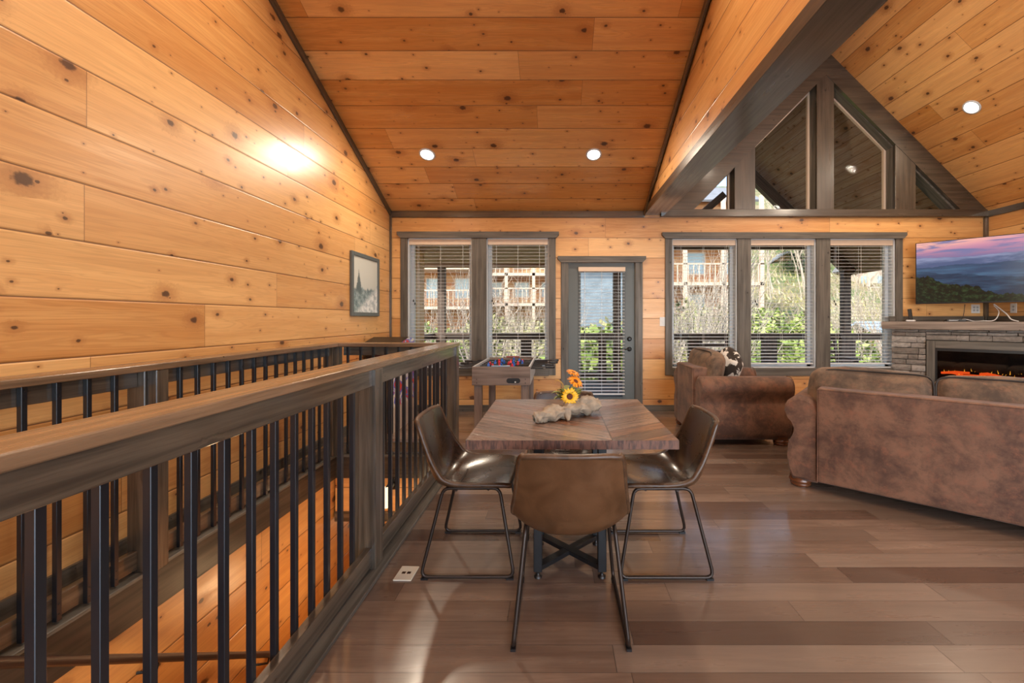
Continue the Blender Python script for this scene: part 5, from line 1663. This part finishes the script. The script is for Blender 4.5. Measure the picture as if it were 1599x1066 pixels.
green = [(1188, 14, 1.15, 'below the middle blind'), (1225, 17, 0.95, 'below the middle blind'), (1170, 20, 1.2, 'below the middle blind'), (935, 13, 1.35, 'seen through the glass door'), (650, 18, 1.2, 'behind the leftmost blind'), (1310, 15, 1.3, 'behind the right blind'), (1260, 22, 0.9, 'below the middle blind')]
for i, (px, d, sc, w_) in enumerate(green):
    plant((i % 2, lambda i=i: bush_mesh(61 + i, 1.9, 3.6, 5200, 0.22)), 'green_bush', 'bright green leafy bush outside, ' + w_, 'bush', 'leafy', wx(px, d), d, -3.9 if d < 16 else -3.9 + (d - 15) * .35, rs.uniform(0, 6), sc, 'green bushes beyond the porch, ' + w_)
for i in range(16):
    px = rs.uniform(640, 1400); d = rs.uniform(18, 26); X = wx(px, d)
    plant((i % 2, lambda i=i: bush_mesh(81 + i, 1.8, 2.0, 3200, 0.25)), 'olive_scrub', 'olive scrub bush on the slope below the cabins', 'bush', 'olive', X, d, hz(X, d) - 0.3, rs.uniform(0, 6), rs.uniform(1.0, 1.7) * (0.55 if 1150 < px < 1290 else 1.0), 'olive scrub on the slope')
def tree_mesh(seed):
    rr = random.Random(seed); mb = MB()
    for i in range(5200):
        f = rr.random() ** 0.7; z = 1.2 + (1 - f) * 9.5; r_ = (0.25 + f * 2.3) * rr.uniform(0.35, 1.0); a = rr.uniform(0, 2 * PI)
        p = Vector((math.cos(a) * r_, math.sin(a) * r_, z - r_ * 0.35)); o_ = Vector((math.cos(a), math.sin(a), -0.3)).normalized(); s = Vector((-math.sin(a), math.cos(a), 0)); L = rr.uniform(0.3, 0.6)
        mb.face([p - s * .05, p + s * .05, p + o_ * L + s * rr.uniform(-.1, .1)], [(0, 0)] * 3)
    return mb
trunk = MB().tube([(0, 0, -1), (0, 0, 6), (0, 0, 11)], [0.22, 0.14, 0.02], 8)
protoT = []
for i in range(16):
    if i < 2:
        t = thing('pine_tree', '', 'tree'); tree_mesh(90 + i).build('foliage', 'needle', t); MB().tube([(0, 0, -1), (0, 0, 6), (0, 0, 11)], [0.22, 0.14, 0.02], 8).build('trunk', 'darkbark', t)
        protoT.append(t)
    else:
        t = copy_tree(protoT[i % 2])
    px = 1040 + (i * 61) % 400 if i % 3 else 640 + (i * 53) % 330
    d = rs.uniform(44, 80); X = wx(px, d)
    t.location = (X, d, hz(X, d) - 0.5); t.rotation_euler = (0, 0, rs.uniform(0, 6)); sc = rs.uniform(0.55, 1.1); t.scale = (sc, sc, sc)
    t['label'] = 'dark green conifer standing in the woods far up the hillside'; t['group'] = 'conifers in the hillside woods'
for i in range(16):
    px = 1020 + (i * 47) % 420 if i % 3 else 640 + (i * 71) % 330
    d = rs.uniform(34, 66); X = wx(px, d)
    plant((i % 3 + 10, lambda i=i: shrub_mesh(131 + i, 5.0, 3)), 'bare_tree', 'tall leafless tree in the woods far up the hillside', 'tree', 'bark', X, d, hz(X, d) - 0.3, rs.uniform(0, 6), rs.uniform(1.6, 2.6), 'leafless trees in the hillside woods')
